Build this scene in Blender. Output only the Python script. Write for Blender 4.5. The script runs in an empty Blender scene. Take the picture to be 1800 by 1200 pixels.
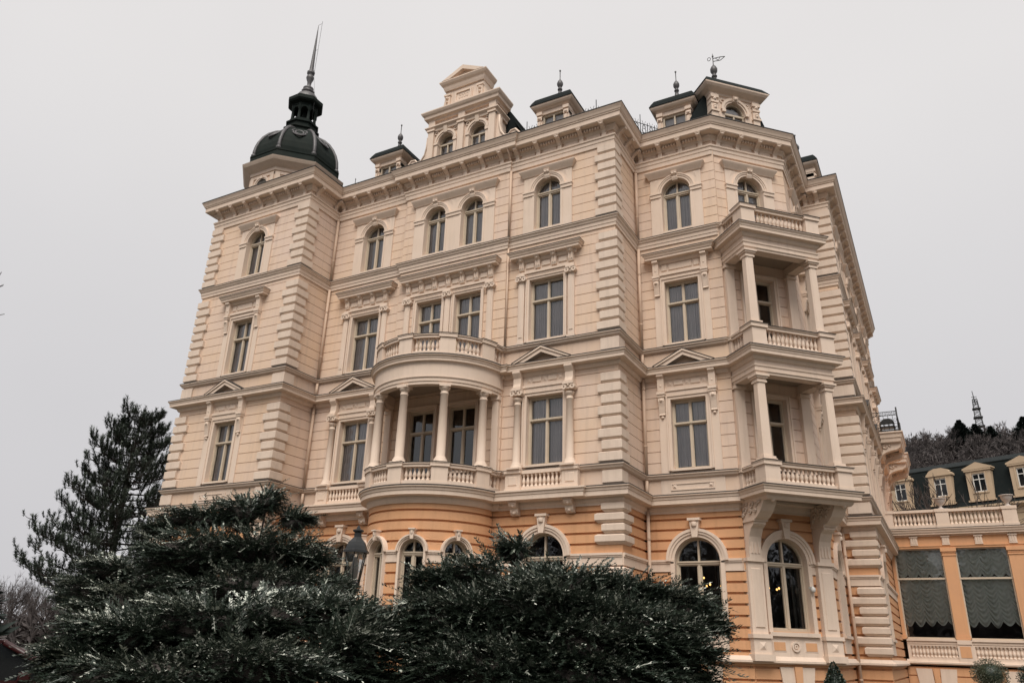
import bpy, math, random
import numpy as np
from mathutils import Vector, Matrix, Quaternion
random.seed(7); np.random.seed(7)
SC = bpy.context.scene; COL = SC.collection
R = math.radians; PI = math.pi; S2 = 2 ** .5 / 2
# ------------------------------------------------------------------ camera, sky, sun
# world origin: eye height of the photographer is z = 0, the street is GZ below it
GZ = -1.7
def setup_camera():
    pi, ro, ya = R(21.842), R(1.847), R(29.054)
    f = Vector((-math.sin(ya) * math.cos(pi), math.cos(ya) * math.cos(pi), math.sin(pi)))
    r = Vector((math.cos(ya), math.sin(ya), 0)); u = r.cross(f)
    r2 = r * math.cos(ro) + u * math.sin(ro); u2 = -r * math.sin(ro) + u * math.cos(ro)
    cd = bpy.data.cameras.new('camera'); cd.sensor_fit = 'HORIZONTAL'; cd.sensor_width = 36
    cd.lens = 1341.026 / 1800 * 36; cd.clip_end = 4000; cd.clip_start = .1
    c = bpy.data.objects.new('camera', cd); COL.objects.link(c); SC.camera = c
    c.matrix_world = Matrix(((r2.x, u2.x, -f.x, 8.661), (r2.y, u2.y, -f.y, -23.112), (r2.z, u2.z, -f.z, 0), (0, 0, 0, 1)))
setup_camera()
SUN_AZ, SUN_EL = 158, 56           # compass-like: direction the light comes from, measured from +Y clockwise
def setup_world():
    w = bpy.data.worlds.new('World'); SC.world = w; w.use_nodes = True
    nt = w.node_tree; nt.nodes.clear()
    sky = nt.nodes.new('ShaderNodeTexSky'); sky.sky_type = 'NISHITA'; sky.sun_disc = False
    sky.sun_elevation = R(SUN_EL); sky.sun_rotation = R(SUN_AZ); sky.air_density = 1; sky.dust_density = 4
    hs = nt.nodes.new('ShaderNodeHueSaturation'); hs.inputs['Saturation'].default_value = .12
    nt.links.new(sky.outputs[0], hs.inputs['Color'])
    tc = nt.nodes.new('ShaderNodeTexCoord')
    sp = nt.nodes.new('ShaderNodeSeparateXYZ'); nt.links.new(tc.outputs['Generated'], sp.inputs[0])
    cr = nt.nodes.new('ShaderNodeValToRGB'); nt.links.new(sp.outputs['Z'], cr.inputs[0])
    cr.color_ramp.elements[0].position = 0.0; cr.color_ramp.elements[0].color = (.59, .58, .60, 1)
    cr.color_ramp.elements[1].position = .78; cr.color_ramp.elements[1].color = (.800, .775, .770, 1)
    e = cr.color_ramp.elements.new(.27); e.color = (.65, .638, .655, 1)
    e = cr.color_ramp.elements.new(.42); e.color = (.70, .685, .695, 1)
    e = cr.color_ramp.elements.new(.6); e.color = (.775, .754, .752, 1)
    nz = nt.nodes.new('ShaderNodeTexNoise'); nz.inputs['Scale'].default_value = 2.6; nz.inputs['Detail'].default_value = 3
    nt.links.new(tc.outputs['Generated'], nz.inputs['Vector'])
    mr = nt.nodes.new('ShaderNodeMapRange'); nt.links.new(nz.outputs['Fac'], mr.inputs[0])
    mr.inputs[3].default_value = 9.1; mr.inputs[4].default_value = 10.0
    sc_ = nt.nodes.new('ShaderNodeVectorMath'); sc_.operation = 'SCALE'
    nt.links.new(cr.outputs[0], sc_.inputs[0]); nt.links.new(mr.outputs[0], sc_.inputs['Scale'])
    mx = nt.nodes.new('ShaderNodeMix'); mx.data_type = 'RGBA'; mx.inputs['Factor'].default_value = .93
    nt.links.new(hs.outputs[0], mx.inputs['A']); nt.links.new(sc_.outputs[0], mx.inputs['B'])
    bg = nt.nodes.new('ShaderNodeBackground'); bg.inputs['Strength'].default_value = .05
    nt.links.new(mx.outputs['Result'], bg.inputs[0])
    out = nt.nodes.new('ShaderNodeOutputWorld'); nt.links.new(bg.outputs[0], out.inputs[0])
setup_world()
def setup_sun():
    l = bpy.data.lights.new('sun', 'SUN'); l.energy = 1.5; l.angle = R(40); l.color = (1, .95, .88)
    o = bpy.data.objects.new('sun', l); COL.objects.link(o)
    az, el = R(SUN_AZ), R(SUN_EL)
    d = Vector((math.sin(az) * math.cos(el), math.cos(az) * math.cos(el), math.sin(el)))
    o.rotation_euler = (-d).to_track_quat('-Z', 'Y').to_euler(); o.location = (0, -20, 60)
setup_sun()
SC.view_settings.view_transform = 'Standard'; SC.view_settings.look = 'None'
SC.view_settings.exposure = 1.1375;   # exposed for the facade under a grey winter sky
SC.view_settings.gamma = 1
# ------------------------------------------------------------------ materials
def mat(name, c1, c2=None, scale=1.5, rough=.8, bump=0, bscale=40, metal=0, streak=0, fine=0):
    m = bpy.data.materials.new(name); m.use_nodes = True; nt = m.node_tree; b = nt.nodes['Principled BSDF']
    b.inputs['Roughness'].default_value = rough; b.inputs['Metallic'].default_value = metal
    c2 = c2 or tuple(x * .85 for x in c1)
    g = nt.nodes.new('ShaderNodeNewGeometry')
    n = nt.nodes.new('ShaderNodeTexNoise'); n.inputs['Scale'].default_value = scale; n.inputs['Detail'].default_value = 6; n.inputs['Roughness'].default_value = .65
    nt.links.new(g.outputs['Position'], n.inputs['Vector'])
    r = nt.nodes.new('ShaderNodeMapRange'); r.inputs[1].default_value = .32; r.inputs[2].default_value = .68
    nt.links.new(n.outputs['Fac'], r.inputs[0])
    mx = nt.nodes.new('ShaderNodeMix'); mx.data_type = 'RGBA'
    mx.inputs['A'].default_value = (*c1, 1); mx.inputs['B'].default_value = (*c2, 1)
    nt.links.new(r.outputs[0], mx.inputs['Factor']); last = mx.outputs['Result']
    if streak:        # rain streaks and grime worn into the paint
        mp = nt.nodes.new('ShaderNodeMapping'); mp.inputs['Scale'].default_value = (4.5, 4.5, .35)
        nt.links.new(g.outputs['Position'], mp.inputs['Vector'])
        n2 = nt.nodes.new('ShaderNodeTexNoise'); n2.inputs['Scale'].default_value = 1; n2.inputs['Detail'].default_value = 7; n2.inputs['Roughness'].default_value = .7
        nt.links.new(mp.outputs[0], n2.inputs['Vector'])
        r2 = nt.nodes.new('ShaderNodeMapRange'); r2.inputs[1].default_value = .5; r2.inputs[2].default_value = .8
        r2.inputs[3].default_value = 0; r2.inputs[4].default_value = streak
        nt.links.new(n2.outputs['Fac'], r2.inputs[0])
        m2 = nt.nodes.new('ShaderNodeMix'); m2.data_type = 'RGBA'; nt.links.new(r2.outputs[0], m2.inputs['Factor'])
        nt.links.new(last, m2.inputs['A']); m2.inputs['B'].default_value = (c1[0] * .42, c1[1] * .40, c1[2] * .40, 1)
        last = m2.outputs['Result']
    nt.links.new(last, b.inputs['Base Color'])
    if bump:
        n3 = nt.nodes.new('ShaderNodeTexNoise'); n3.inputs['Scale'].default_value = bscale; n3.inputs['Detail'].default_value = 4
        nt.links.new(g.outputs['Position'], n3.inputs['Vector'])
        bp = nt.nodes.new('ShaderNodeBump'); bp.inputs['Strength'].default_value = bump; bp.inputs['Distance'].default_value = .02
        nt.links.new(n3.outputs['Fac'], bp.inputs['Height']); nt.links.new(bp.outputs[0], b.inputs['Normal'])
    return m
M = {}
M['cream'] = mat('peach_cream_plaster', (.675, .52, .425), (.69, .495, .345), .33, .85, .2, 22, streak=.34)
M['trim'] = mat('pale_cream_trim', (.71, .565, .46), (.66, .52, .41), .9, .8, .15, 20, streak=.28)
M['orange'] = mat('orange_plaster', (.66, .35, .175), (.60, .325, .175), .8, .85, .2, 22, streak=.34)
M['stone'] = mat('whitewashed_quoin', (.70, .565, .46), (.63, .50, .40), 1.2, .8, .25, 16, streak=.36)
M['frame'] = mat('painted_window_frame', (.55, .455, .345), (.50, .41, .31), 3, .5)
M['slate'] = mat('black_slate', (.008, .012, .012), (.013, .016, .016), 2.5, .9, .3, 14); M['slate'].node_tree.nodes['Principled BSDF'].inputs['Specular IOR Level'].default_value = .15
M['copper'] = mat('dark_green_copper', (.010, .016, .014), (.017, .021, .018), 1.4, .75, .1, 10, streak=.4); M['copper'].node_tree.nodes['Principled BSDF'].inputs['Specular IOR Level'].default_value = .1
M['lead'] = mat('grey_lead_sheet', (.095, .09, .09), (.065, .06, .064), 3, .5, .1, 10)
M['iron'] = mat('black_iron', (.012, .014, .015), (.02, .02, .02), 5, .45)
M['flash'] = mat('dark_gutter_flashing', (.022, .018, .016), (.035, .028, .024), 2, .8)
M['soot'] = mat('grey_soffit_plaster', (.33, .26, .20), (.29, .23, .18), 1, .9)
M['pipe'] = mat('painted_downpipe', (.58, .42, .31), (.52, .37, .27), 2, .6)
def glass_mat():
    m = bpy.data.materials.new('window_glass'); m.use_nodes = True; nt = m.node_tree; nt.nodes.clear()
    out = nt.nodes.new('ShaderNodeOutputMaterial'); mx = nt.nodes.new('ShaderNodeMixShader')
    tr = nt.nodes.new('ShaderNodeBsdfTransparent'); tr.inputs[0].default_value = (.88, .90, .89, 1)
    gl = nt.nodes.new('ShaderNodeBsdfGlossy'); gl.inputs['Roughness'].default_value = .02; gl.inputs[0].default_value = (.9, .93, .95, 1)
    fr = nt.nodes.new('ShaderNodeFresnel'); fr.inputs[0].default_value = 1.5
    g = nt.nodes.new('ShaderNodeNewGeometry'); n = nt.nodes.new('ShaderNodeTexNoise'); n.inputs['Scale'].default_value = 1.1
    nt.links.new(g.outputs['Position'], n.inputs['Vector'])
    bp = nt.nodes.new('ShaderNodeBump'); bp.inputs['Strength'].default_value = .06; bp.inputs['Distance'].default_value = .1
    nt.links.new(n.outputs['Fac'], bp.inputs['Height']); nt.links.new(bp.outputs[0], gl.inputs['Normal'])
    ma = nt.nodes.new('ShaderNodeMath'); ma.operation = 'MULTIPLY_ADD'; ma.inputs[1].default_value = 1.0; ma.inputs[2].default_value = .05
    nt.links.new(fr.outputs[0], ma.inputs[0])
    nt.links.new(ma.outputs[0], mx.inputs[0]); nt.links.new(tr.outputs[0], mx.inputs[1]); nt.links.new(gl.outputs[0], mx.inputs[2])
    nt.links.new(mx.outputs[0], out.inputs[0]); return m
M['glass'] = glass_mat()
M['curtain'] = mat('grey_net_curtain', (.66, .58, .575), (.56, .49, .49), 2, .95)
M['curtain_dark'] = mat('dark_grey_curtain', (.12, .115, .105), (.09, .085, .08), 2, .95)
M['blind'] = mat('ruffled_grey_blind', (.64, .66, .63), (.52, .55, .52), 2, .95)
M['room'] = mat('dim_room_wall', (.10, .085, .07), (.08, .07, .06), 1, .9)
M['bark'] = mat('dark_bark', (.045, .036, .030), (.028, .024, .022), 8, .9, .5, 30)
M['twig'] = mat('bare_twig', (.075, .058, .050), (.05, .04, .037), 3, .9)
M['fartwig'] = mat('far_bare_twig', (.066, .054, .051), (.046, .039, .038), .1, .9)
def leaf_mat(name, c1, c2, rough=.35, spec=.5, scale=6):
    m = mat(name, c1, c2, scale, rough); b = m.node_tree.nodes['Principled BSDF']; b.inputs['Specular IOR Level'].default_value = spec; return m
M['juniper'] = leaf_mat('juniper_leaf', (.022, .034, .025), (.036, .050, .034), .38, .5)
M['juniper_tip'] = leaf_mat('frost_highlight_tip', (.62, .63, .56), (.36, .39, .32), .5, .4)  # pale leaf colour that paints top highlights together with frost flecks
M['pine'] = leaf_mat('pine_needle', (.034, .050, .036), (.050, .066, .044), .5, .4)
M['conifer'] = leaf_mat('far_conifer_needle', (.030, .040, .036), (.022, .032, .028), .7, .2, .5)
M['box'] = leaf_mat('clipped_leaf', (.018, .032, .022), (.030, .045, .026), .45, .5)
M['variegated'] = leaf_mat('cream_edged_leaf', (.045, .055, .032), (.13, .13, .085), .45, .5, 9)
M['ground'] = mat('winter_lawn', (.06, .062, .045), (.11, .10, .085), .6, .95, .3, 8)
M['hill'] = mat('leaf_litter_and_snow', (.055, .046, .042), (.12, .10, .095), .05, .95)
M['urn'] = mat('pale_stone_urn', (.55, .48, .44), (.48, .42, .38), 3, .8, .1, 30)
M['housewall'] = mat('cream_house_wall', (.48, .36, .24), (.44, .33, .22), .6, .85)
M['housetrim'] = mat('tan_dormer_trim', (.50, .37, .25), (.45, .335, .225), .8, .85)
M['white'] = mat('white_paint', (.72, .70, .66), (.66, .64, .6), 3, .5)
def emit_mat(name, c, s):
    m = bpy.data.materials.new(name); m.use_nodes = True; b = m.node_tree.nodes['Principled BSDF']
    b.inputs['Emission Color'].default_value = (*c, 1); b.inputs['Emission Strength'].default_value = s; b.inputs['Base Color'].default_value = (*c, 1); return m
M['bulb'] = emit_mat('warm_bulb', (1, .52, .16), 1.4)
M['opal'] = mat('milky_lantern_glass', (.42, .36, .32), (.38, .33, .3), 4, .15)
M['carred'] = mat('red_car_paint', (.035, .005, .005), (.03, .005, .005), 4, .35)
M['carglass'] = mat('dark_car_glass', (.012, .014, .016), None, 4, .08)
M['tyre'] = mat('tyre_rubber', (.02, .02, .02), None, 4, .8)
M['chrome'] = mat('wheel_alloy', (.5, .5, .5), None, 4, .3, metal=1)
# ------------------------------------------------------------------ mesh builder
class Frame:
    """local wall frame: u along the wall, w out of it, z up"""
    def __init__(s, o, t, n): s.o, s.t, s.n = o, t, n; s.curved = False
    def __call__(s, u, w, z): return (s.o[0] + s.t[0] * u + s.n[0] * w, s.o[1] + s.t[1] * u + s.n[1] * w, z)
class Arc:
    """the same on a round wall: u is arc length counted from -X over -Y to +X"""
    def __init__(s, c, r): s.c, s.r = c, r; s.curved = True
    def __call__(s, u, w, z):
        a = u / s.r; return (s.c[0] - (s.r + w) * math.cos(a), s.c[1] - (s.r + w) * math.sin(a), z)
    def flat(s, deg):
        a = R(deg); return Frame((s.c[0] - s.r * math.cos(a), s.c[1] - s.r * math.sin(a)), (math.sin(a), -math.cos(a)), (-math.cos(a), -math.sin(a)))
W0 = Frame((0, 0), (1, 0), (0, -1))
class MB:
    def __init__(s): s.v = []; s.f = []; s.sm = []
    def add(s, vs, fs, smooth=False):
        b = len(s.v); s.v += [tuple(p) for p in vs]; s.f += [tuple(i + b for i in f) for f in fs]; s.sm += [smooth] * len(fs)
    def box(s, F, u0, u1, w0, w1, z0, z1):
        n = max(1, int(abs(u1 - u0) / .22)) if F.curved else 1
        us = [u0 + (u1 - u0) * i / n for i in range(n + 1)]
        vs = []
        for u in us: vs += [F(u, w0, z0), F(u, w1, z0), F(u, w1, z1), F(u, w0, z1)]
        fs = []
        for i in range(n):
            a, b = 4 * i, 4 * i + 4
            for j in range(4): k = (j + 1) % 4; fs.append((a + j, b + j, b + k, a + k))
        fs += [(3, 2, 1, 0), tuple(4 * n + j for j in range(4))]
        s.add(vs, fs)
    def bevbox(s, F, u0, u1, w0, w1, z0, z1, b=.03):
        """box whose outer face is bevelled all round"""
        vs = [F(u0, w0, z0), F(u1, w0, z0), F(u1, w0, z1), F(u0, w0, z1),
              F(u0, w1 - b, z0), F(u1, w1 - b, z0), F(u1, w1 - b, z1), F(u0, w1 - b, z1),
              F(u0 + b, w1, z0 + b), F(u1 - b, w1, z0 + b), F(u1 - b, w1, z1 - b), F(u0 + b, w1, z1 - b)]
        fs = [(0, 3, 2, 1), (8, 9, 10, 11)]
        for a in (0, 4):
            for j in range(4): k = (j + 1) % 4; fs.append((a + j, a + k, a + 4 + k, a + 4 + j))
        s.add(vs, fs)
    def puz(s, F, pts, w0, w1):
        n = len(pts); vs = [F(u, w0, z) for u, z in pts] + [F(u, w1, z) for u, z in pts]
        s.add(vs, [tuple(range(n - 1, -1, -1)), tuple(range(n, 2 * n))] + [(i, (i + 1) % n, n + (i + 1) % n, n + i) for i in range(n)])
    def pwz(s, F, pts, u0, u1):
        n = len(pts); vs = [F(u0, w, z) for w, z in pts] + [F(u1, w, z) for w, z in pts]
        s.add(vs, [tuple(range(n)), tuple(range(2 * n - 1, n - 1, -1))] + [(i, n + i, n + (i + 1) % n, (i + 1) % n) for i in range(n)])
    def ring(s, F, uc, zc, r0, r1, w0, w1, a0=0, a1=180, seg=16):
        vs = []
        for i in range(seg + 1):
            a = R(a0 + (a1 - a0) * i / seg); c, q = math.cos(a), math.sin(a)
            vs += [F(uc + r0 * c, w0, zc + r0 * q), F(uc + r1 * c, w0, zc + r1 * q), F(uc + r1 * c, w1, zc + r1 * q), F(uc + r0 * c, w1, zc + r0 * q)]
        fs = []
        for i in range(seg):
            a, b = 4 * i, 4 * i + 4
            for j in range(4): k = (j + 1) % 4; fs.append((a + j, b + j, b + k, a + k))
        fs += [(3, 2, 1, 0), tuple(4 * seg + j for j in range(4))]
        s.add(vs, fs)
    def lathe(s, c, prof, seg=12, rot=0, smooth=True):
        vs = []; fs = []
        for r, z in prof:
            for i in range(seg):
                a = rot + 2 * PI * i / seg; vs.append((c[0] + r * math.cos(a), c[1] + r * math.sin(a), c[2] + z))
        for j in range(len(prof) - 1):
            for i in range(seg):
                k = (i + 1) % seg; fs.append((j * seg + i, j * seg + k, (j + 1) * seg + k, (j + 1) * seg + i))
        s.add(vs, fs, smooth)
        s.add(vs[:seg], [tuple(range(seg - 1, -1, -1))]); s.add(vs[-seg:], [tuple(range(seg))])
    def sweep(s, path, prof, closed=False):
        """profile [(out, z)] along a plan path, outwards to the right of travel, mitred"""
        n = len(path); rows = []
        for i, p in enumerate(path):
            def nrm(a, b):
                d = (b[0] - a[0], b[1] - a[1]); l = math.hypot(*d); return (d[1] / l, -d[0] / l)
            if closed or 0 < i < n - 1:
                n1 = nrm(path[i - 1], p); n2 = nrm(p, path[(i + 1) % n])
                k = 1 + n1[0] * n2[0] + n1[1] * n2[1]; m = ((n1[0] + n2[0]) / k, (n1[1] + n2[1]) / k)
            else: m = nrm(p, path[1]) if i == 0 else nrm(path[-2], p)
            rows.append([(p[0] + m[0] * o, p[1] + m[1] * o, z) for o, z in prof])
        q = len(prof); vs = [v for r in rows for v in r]; fs = []
        for i in range(n if closed else n - 1):
            a, b = i * q, ((i + 1) % n) * q
            for j in range(q - 1): fs.append((a + j, b + j, b + j + 1, a + j + 1))
        s.add(vs, fs)
        if not closed: s.add(rows[0], [tuple(range(q))]); s.add(rows[-1], [tuple(range(q - 1, -1, -1))])
    def tube(s, pts, rad, seg=6, smooth=True):
        pts = [Vector(p) for p in pts]; rads = rad if isinstance(rad, (list, tuple)) else [rad] * len(pts)
        vs = []; up = Vector((.3, .2, 1)).normalized()
        for i, p in enumerate(pts):
            d = (pts[min(i + 1, len(pts) - 1)] - pts[max(i - 1, 0)]).normalized()
            x = d.cross(up)
            if x.length < 1e-3: x = d.cross(Vector((1, 0, 0)))
            x.normalize(); y = x.cross(d)
            for k in range(seg):
                a = 2 * PI * k / seg; vs.append(p + (x * math.cos(a) + y * math.sin(a)) * rads[i])
        fs = [(i * seg + k, i * seg + (k + 1) % seg, (i + 1) * seg + (k + 1) % seg, (i + 1) * seg + k) for i in range(len(pts) - 1) for k in range(seg)]
        fs += [tuple(range(seg - 1, -1, -1)), tuple((len(pts) - 1) * seg + k for k in range(seg))]
        s.add(vs, fs, smooth)
    def ball(s, c, r, seg=10, sq=1):
        n = 7; s.lathe(c, [(r * math.sin(PI * (i + .02) / (n + .04)), -r * sq * math.cos(PI * (i + .02) / (n + .04))) for i in range(n + 1)], seg)
def mesh_of(name, mb, m):
    me = bpy.data.meshes.new(name); me.from_pydata(mb.v, [], mb.f)
    for mm in (m if isinstance(m, list) else [m]): me.materials.append(mm)
    if any(mb.sm): me.polygons.foreach_set('use_smooth', mb.sm)
    me.update(); return me
def obj(name, mb, m, parent=None, label=None, cat=None, group=None, kind=None, loc=None):
    """links the builder as ONE mesh object; vertices are given in world space"""
    base = Vector((0, 0, 0)); q = parent
    while q is not None: base += q.location; q = q.parent
    own = Vector(loc) if loc else Vector((0, 0, 0))
    off = base + (own - base if loc else own)
    if loc or base.length: mb.v = [(a - off.x, b - off.y, c - off.z) for a, b, c in mb.v]
    o = bpy.data.objects.new(name, mesh_of(name, mb, m)); COL.objects.link(o)
    if parent: o.parent = parent
    if loc: o.location = own - base
    return tag(o, label, cat, group, kind)
def tag(o, label=None, cat=None, group=None, kind=None):
    if label: o['label'] = label
    if cat: o['category'] = cat
    if group: o['group'] = group
    if kind: o['kind'] = kind
    return o
def thing(name, loc, label, cat, group=None):
    o = bpy.data.objects.new(name, None); COL.objects.link(o); o.location = loc; o.empty_display_size = .5
    return tag(o, label, cat, group)
def copy_tree(o, parent=None):
    c = o.copy(); COL.objects.link(c)
    if parent: c.parent = parent
    for ch in [x for x in o.children]: copy_tree(ch, c)
    return c
# ------------------------------------------------------------------ the plan of the palace (metres)
XL, XR, YW = -19.565, -13.627, -1.921      # left wing
AR = 2.303                                  # set-back of the wall right of the corner pier
BX, CX, CY = 3.141, 5.435, 4.597            # chamfered corner from (BX,AR) to (CX,CY)
YP, XE, YE = 8.561, 6.596, 27.0             # right pier, side front
CB0, CB1, CBO = -9.62, -4.48, .1            # middle bay stands 10 cm proud
T, A_, C3, S2L, C2, S1, C1, IM, PL = 19.49, 18.11, 14.956, 10.333, 9.511, 5.677, 4.911, 2.85, -.12
FLW = Frame((0, YW), (1, 0), (0, -1)); FM = W0; FC = Frame((0, -CBO), (1, 0), (0, -1))
FR = Frame((0, AR), (1, 0), (0, -1)); FD = Frame((BX, AR), (S2, S2), (S2, -S2)); DL = 3.2445
FS = Frame((0, YP), (1, 0), (0, -1)); FE = Frame((XE, 0), (0, 1), (1, 0)); FCX = Frame((CX, 0), (0, 1), (1, 0))
FRT1 = Frame((XR, 0), (0, 1), (1, 0)); FRT3 = Frame((0, 0), (0, 1), (1, 0)); FLL = Frame((XL, 0), (0, -1), (-1, 0))
BC = (-7.08, -.02)                          # centre of the round bay
PATH = [(XL, YE), (XL, YW), (XR, YW), (XR, 0), (CB0, 0), (CB0, -CBO), (CB1, -CBO), (CB1, 0), (0, 0), (0, AR), (BX, AR), (CX, CY), (CX, YP), (XE, YP), (XE, YE)]
hotel = thing('palace_hotel', (-6.5, 8, GZ), 'cream and orange four storey corner palace with domed tower, round bay and stacked balconies', 'hotel')
def hob(name, mb, m, parent=None, **k): return obj(name, mb, M[m] if isinstance(m, str) else m, parent or hotel, **k)
# ------------------------------------------------------------------ walls with courses and openings
def wall(mb, F, u0, u1, z0, z1, ops, pitch=.395, gap=.024, g=.04, zref=None, depth=.32):
    zref = z0 if zref is None else zref
    cuts = {z0, z1}; k0 = int(math.floor((z0 - zref) / pitch)) - 1; n = int((z1 - z0) / pitch) + 4
    for k in range(k0, k0 + n):
        for z in (zref + k * pitch, zref + k * pitch + gap):
            if z0 < z < z1: cuts.add(z)
    for uc, hw, zb, zt, arch in ops:
        for z in (zb, zt): 
            if z0 < z < z1: cuts.add(z)
        if arch:
            for i in range(1, 9):
                z = zt + hw * math.sin(PI / 2 * i / 8)
                if z0 < z < z1: cuts.add(z)
    cs = sorted(cuts)
    for za, zb_ in zip(cs, cs[1:]):
        if zb_ - za < 1e-4: continue
        zm = (za + zb_) / 2; iv = [(u0, u1)]
        for uc, hw, zb, zt, arch in ops:
            if zb <= zm <= zt: h = hw
            elif arch and zt < zm < zt + hw: h = math.sqrt(hw * hw - (zm - zt) ** 2)
            else: continue
            nv = []
            for a, b in iv:
                if uc - h > a: nv.append((a, min(b, uc - h)))
                if uc + h < b: nv.append((max(a, uc + h), b))
            iv = [(a, b) for a, b in nv if b - a > .001]
        groove = ((zm - zref) % pitch) < gap
        for a, b in iv: mb.box(F, a, b, -depth, -g if groove else 0, za, zb_)
def rect_op(uc, w, zb, zt, e=.05): return (uc, w / 2 + e, zb - e, zt + e, False)
def arch_op(uc, w, zb, zs, e=.06): return (uc, w / 2 + e, zb - e, zs, True)
def quoin(mb, c, dA, nA, dB, nB, lA, lB, z0, z1, o=.10, b=.07):
    lv = [(z0, .02, b), (z0 + b, o, 0), (z1 - b * .62, o, 0), (z1, .02, b * .7)]
    rows = []
    for z, p, e in lv:
        def P(x, y): return (c[0] + x[0] + y[0], c[1] + x[1] + y[1], z)
        sa = (dA[0] * (lA - e), dA[1] * (lA - e)); sb = (dB[0] * (lB - e), dB[1] * (lB - e))
        na = (nA[0] * p, nA[1] * p); nb = (nB[0] * p, nB[1] * p)
        rows.append([P(sa, (0, 0)), P(sa, na), P(na, nb), P(sb, nb), P(sb, (0, 0))])
    vs = [v for r in rows for v in r]; fs = []
    for j in range(3):
        for i in range(4): fs.append((j * 5 + i, j * 5 + i + 1, (j + 1) * 5 + i + 1, (j + 1) * 5 + i))
    fs += [(4, 3, 2, 1, 0), (15, 16, 17, 18, 19)]
    mb.add(vs, fs)
def quoins(mb, c, dA, nA, dB, nB, A2, B2, z0, z1, pitch, zref, **k):
    n = int(math.floor((z0 - zref) / pitch + .5)); i = 0
    while True:
        za = zref + (n + i) * pitch; zb = za + pitch
        if zb > z1 + .05: break
        if za >= z0 - .05:
            l = (n + i) % 2; quoin(mb, c, dA, nA, dB, nB, A2[l], B2[l], za + .004, zb - .003, **k)
        i += 1
# window positions: (frame, centre)
W_L, W_ML, W_MR, W_R, W_D = -16.58, -11.33, -2.77, 1.70, 1.60
CW = (-8.0, -6.17)
ZW1, ZW1T, ZW2, ZW2T, ZW3, ZS3 = 5.84, 8.34, 10.47, 12.97, 15.12, 16.84
WW = {W_L: 1.22, W_ML: 1.42, W_MR: 1.42, CW[0]: 1.22, CW[1]: 1.22}; W3 = {CW[0]: 1.06, CW[1]: 1.06}
w_up = MB(); w_gr = MB()
EY = (10.75, 14.75, 18.7, 23.4)
def floors(F, u0, u1, c1, c2, c3):
    """upper three storeys of one wall; c1.. list window centres"""
    o1 = [rect_op(c, WW.get(c, 1.26), ZW1, ZW1T) for c in c1]; o2 = [rect_op(c, WW.get(c, 1.28), ZW2, ZW2T) for c in c2]; o3 = [arch_op(c, W3.get(c, 1.14), ZW3, ZS3) for c in c3]
    wall(w_up, F, u0, u1, S1 - .15, C2 - .2, o1, zref=S1 + .02)
    wall(w_up, F, u0, u1, S2L - .15, C3 - .45, o2, zref=S2L + .05)
    wall(w_up, F, u0, u1, C3 - .2, A_ + .05, o3, zref=C3 + .04)
    for z0, z1, ops in ((C1 - .2, S1 - .15, ()), (C2 - .2, S2L - .15, ()), (C3 - .45, C3 - .2, ()), (A_ + .05, T - .15, ())):
        w_up.box(F, u0, u1, -.32, 0, z0, z1)
floors(FLW, XL, XR, [W_L], [W_L], [W_L])
floors(FRT1, YW + .32, 0, [], [], [])
floors(FM, XR, CB0, [W_ML], [W_ML], [W_ML])
floors(FC, CB0, CB1, list(CW), list(CW), list(CW))
floors(FM, CB1, 0, [W_MR], [W_MR], [W_MR])
floors(FRT3, .32, AR, [], [], [])
floors(FR, 0, BX + .1, [W_R], [W_R], [W_R])
floors(FD, 0, DL, [W_D], [W_D], [W_D])
W_C = 6.86
floors(FCX, CY, YP, [W_C], [W_C], [W_C])
floors(FS, CX, XE, [], [], [])
floors(FE, YP + .32, YE, list(EY), list(EY), list(EY))
GP = .335
def gwall(F, u0, u1, ops, z0=PL + .0, depth=.34): wall(w_gr, F, u0, u1, z0, C1 - .2, ops, pitch=GP, gap=.075, g=.075, zref=4.44 - GP * 20, depth=depth)
GW = 1.5
gop = lambda c, w=GW: arch_op(c, w, .78, 2.80)
gwall(FLW, XL, XR, [gop(W_L)]); gwall(FRT1, YW + .34, 0, [])
gwall(FM, XR, -9.3, [gop(W_ML)]); gwall(FM, -4.85, 0, [gop(W_MR)]); gwall(FM, -9.3, -4.85, [(BC[0], 1.6, 0, 4, False)])
gwall(FRT3, .34, AR, []); gwall(FR, 0, BX + .1, [gop(W_R)]); gwall(FD, 0, DL, [gop(W_D)])
gwall(FCX, CY, YP, [gop(W_C)]); gwall(FS, CX, XE, []); gwall(FE, YP + .34, YE, [gop(EY[0])])
RB = 2.36; FB = Arc(BC, RB); BWIN = (37.5, 72.5, 107.5, 142.5)
bow = MB()
wall(bow, FB, .02, RB * PI - .02, PL, C1 - .2, [(R(a) * RB, .46, .72, 2.80, True) for a in BWIN], pitch=GP, gap=.075, g=.075, zref=4.44 - GP * 20, depth=.3)
# basement
for F, a, b in ((FLW, XL, XR), (FRT1, YW + .3, 0), (FM, XR, 0), (FRT3, .3, AR), (FR, 0, BX + .1), (FD, 0, DL), (FCX, CY, YP), (FS, CX, XE), (FE, YP + .3, YE)):
    wall(w_gr, F, a - .0, b, GZ - .1, PL, [], pitch=.36, gap=.07, g=.07, zref=GZ - .1, depth=.34)
wall(bow, FB, .02, RB * PI - .02, GZ - .1, PL, [], pitch=.36, gap=.07, g=.07, zref=GZ - .1, depth=.3)
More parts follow.
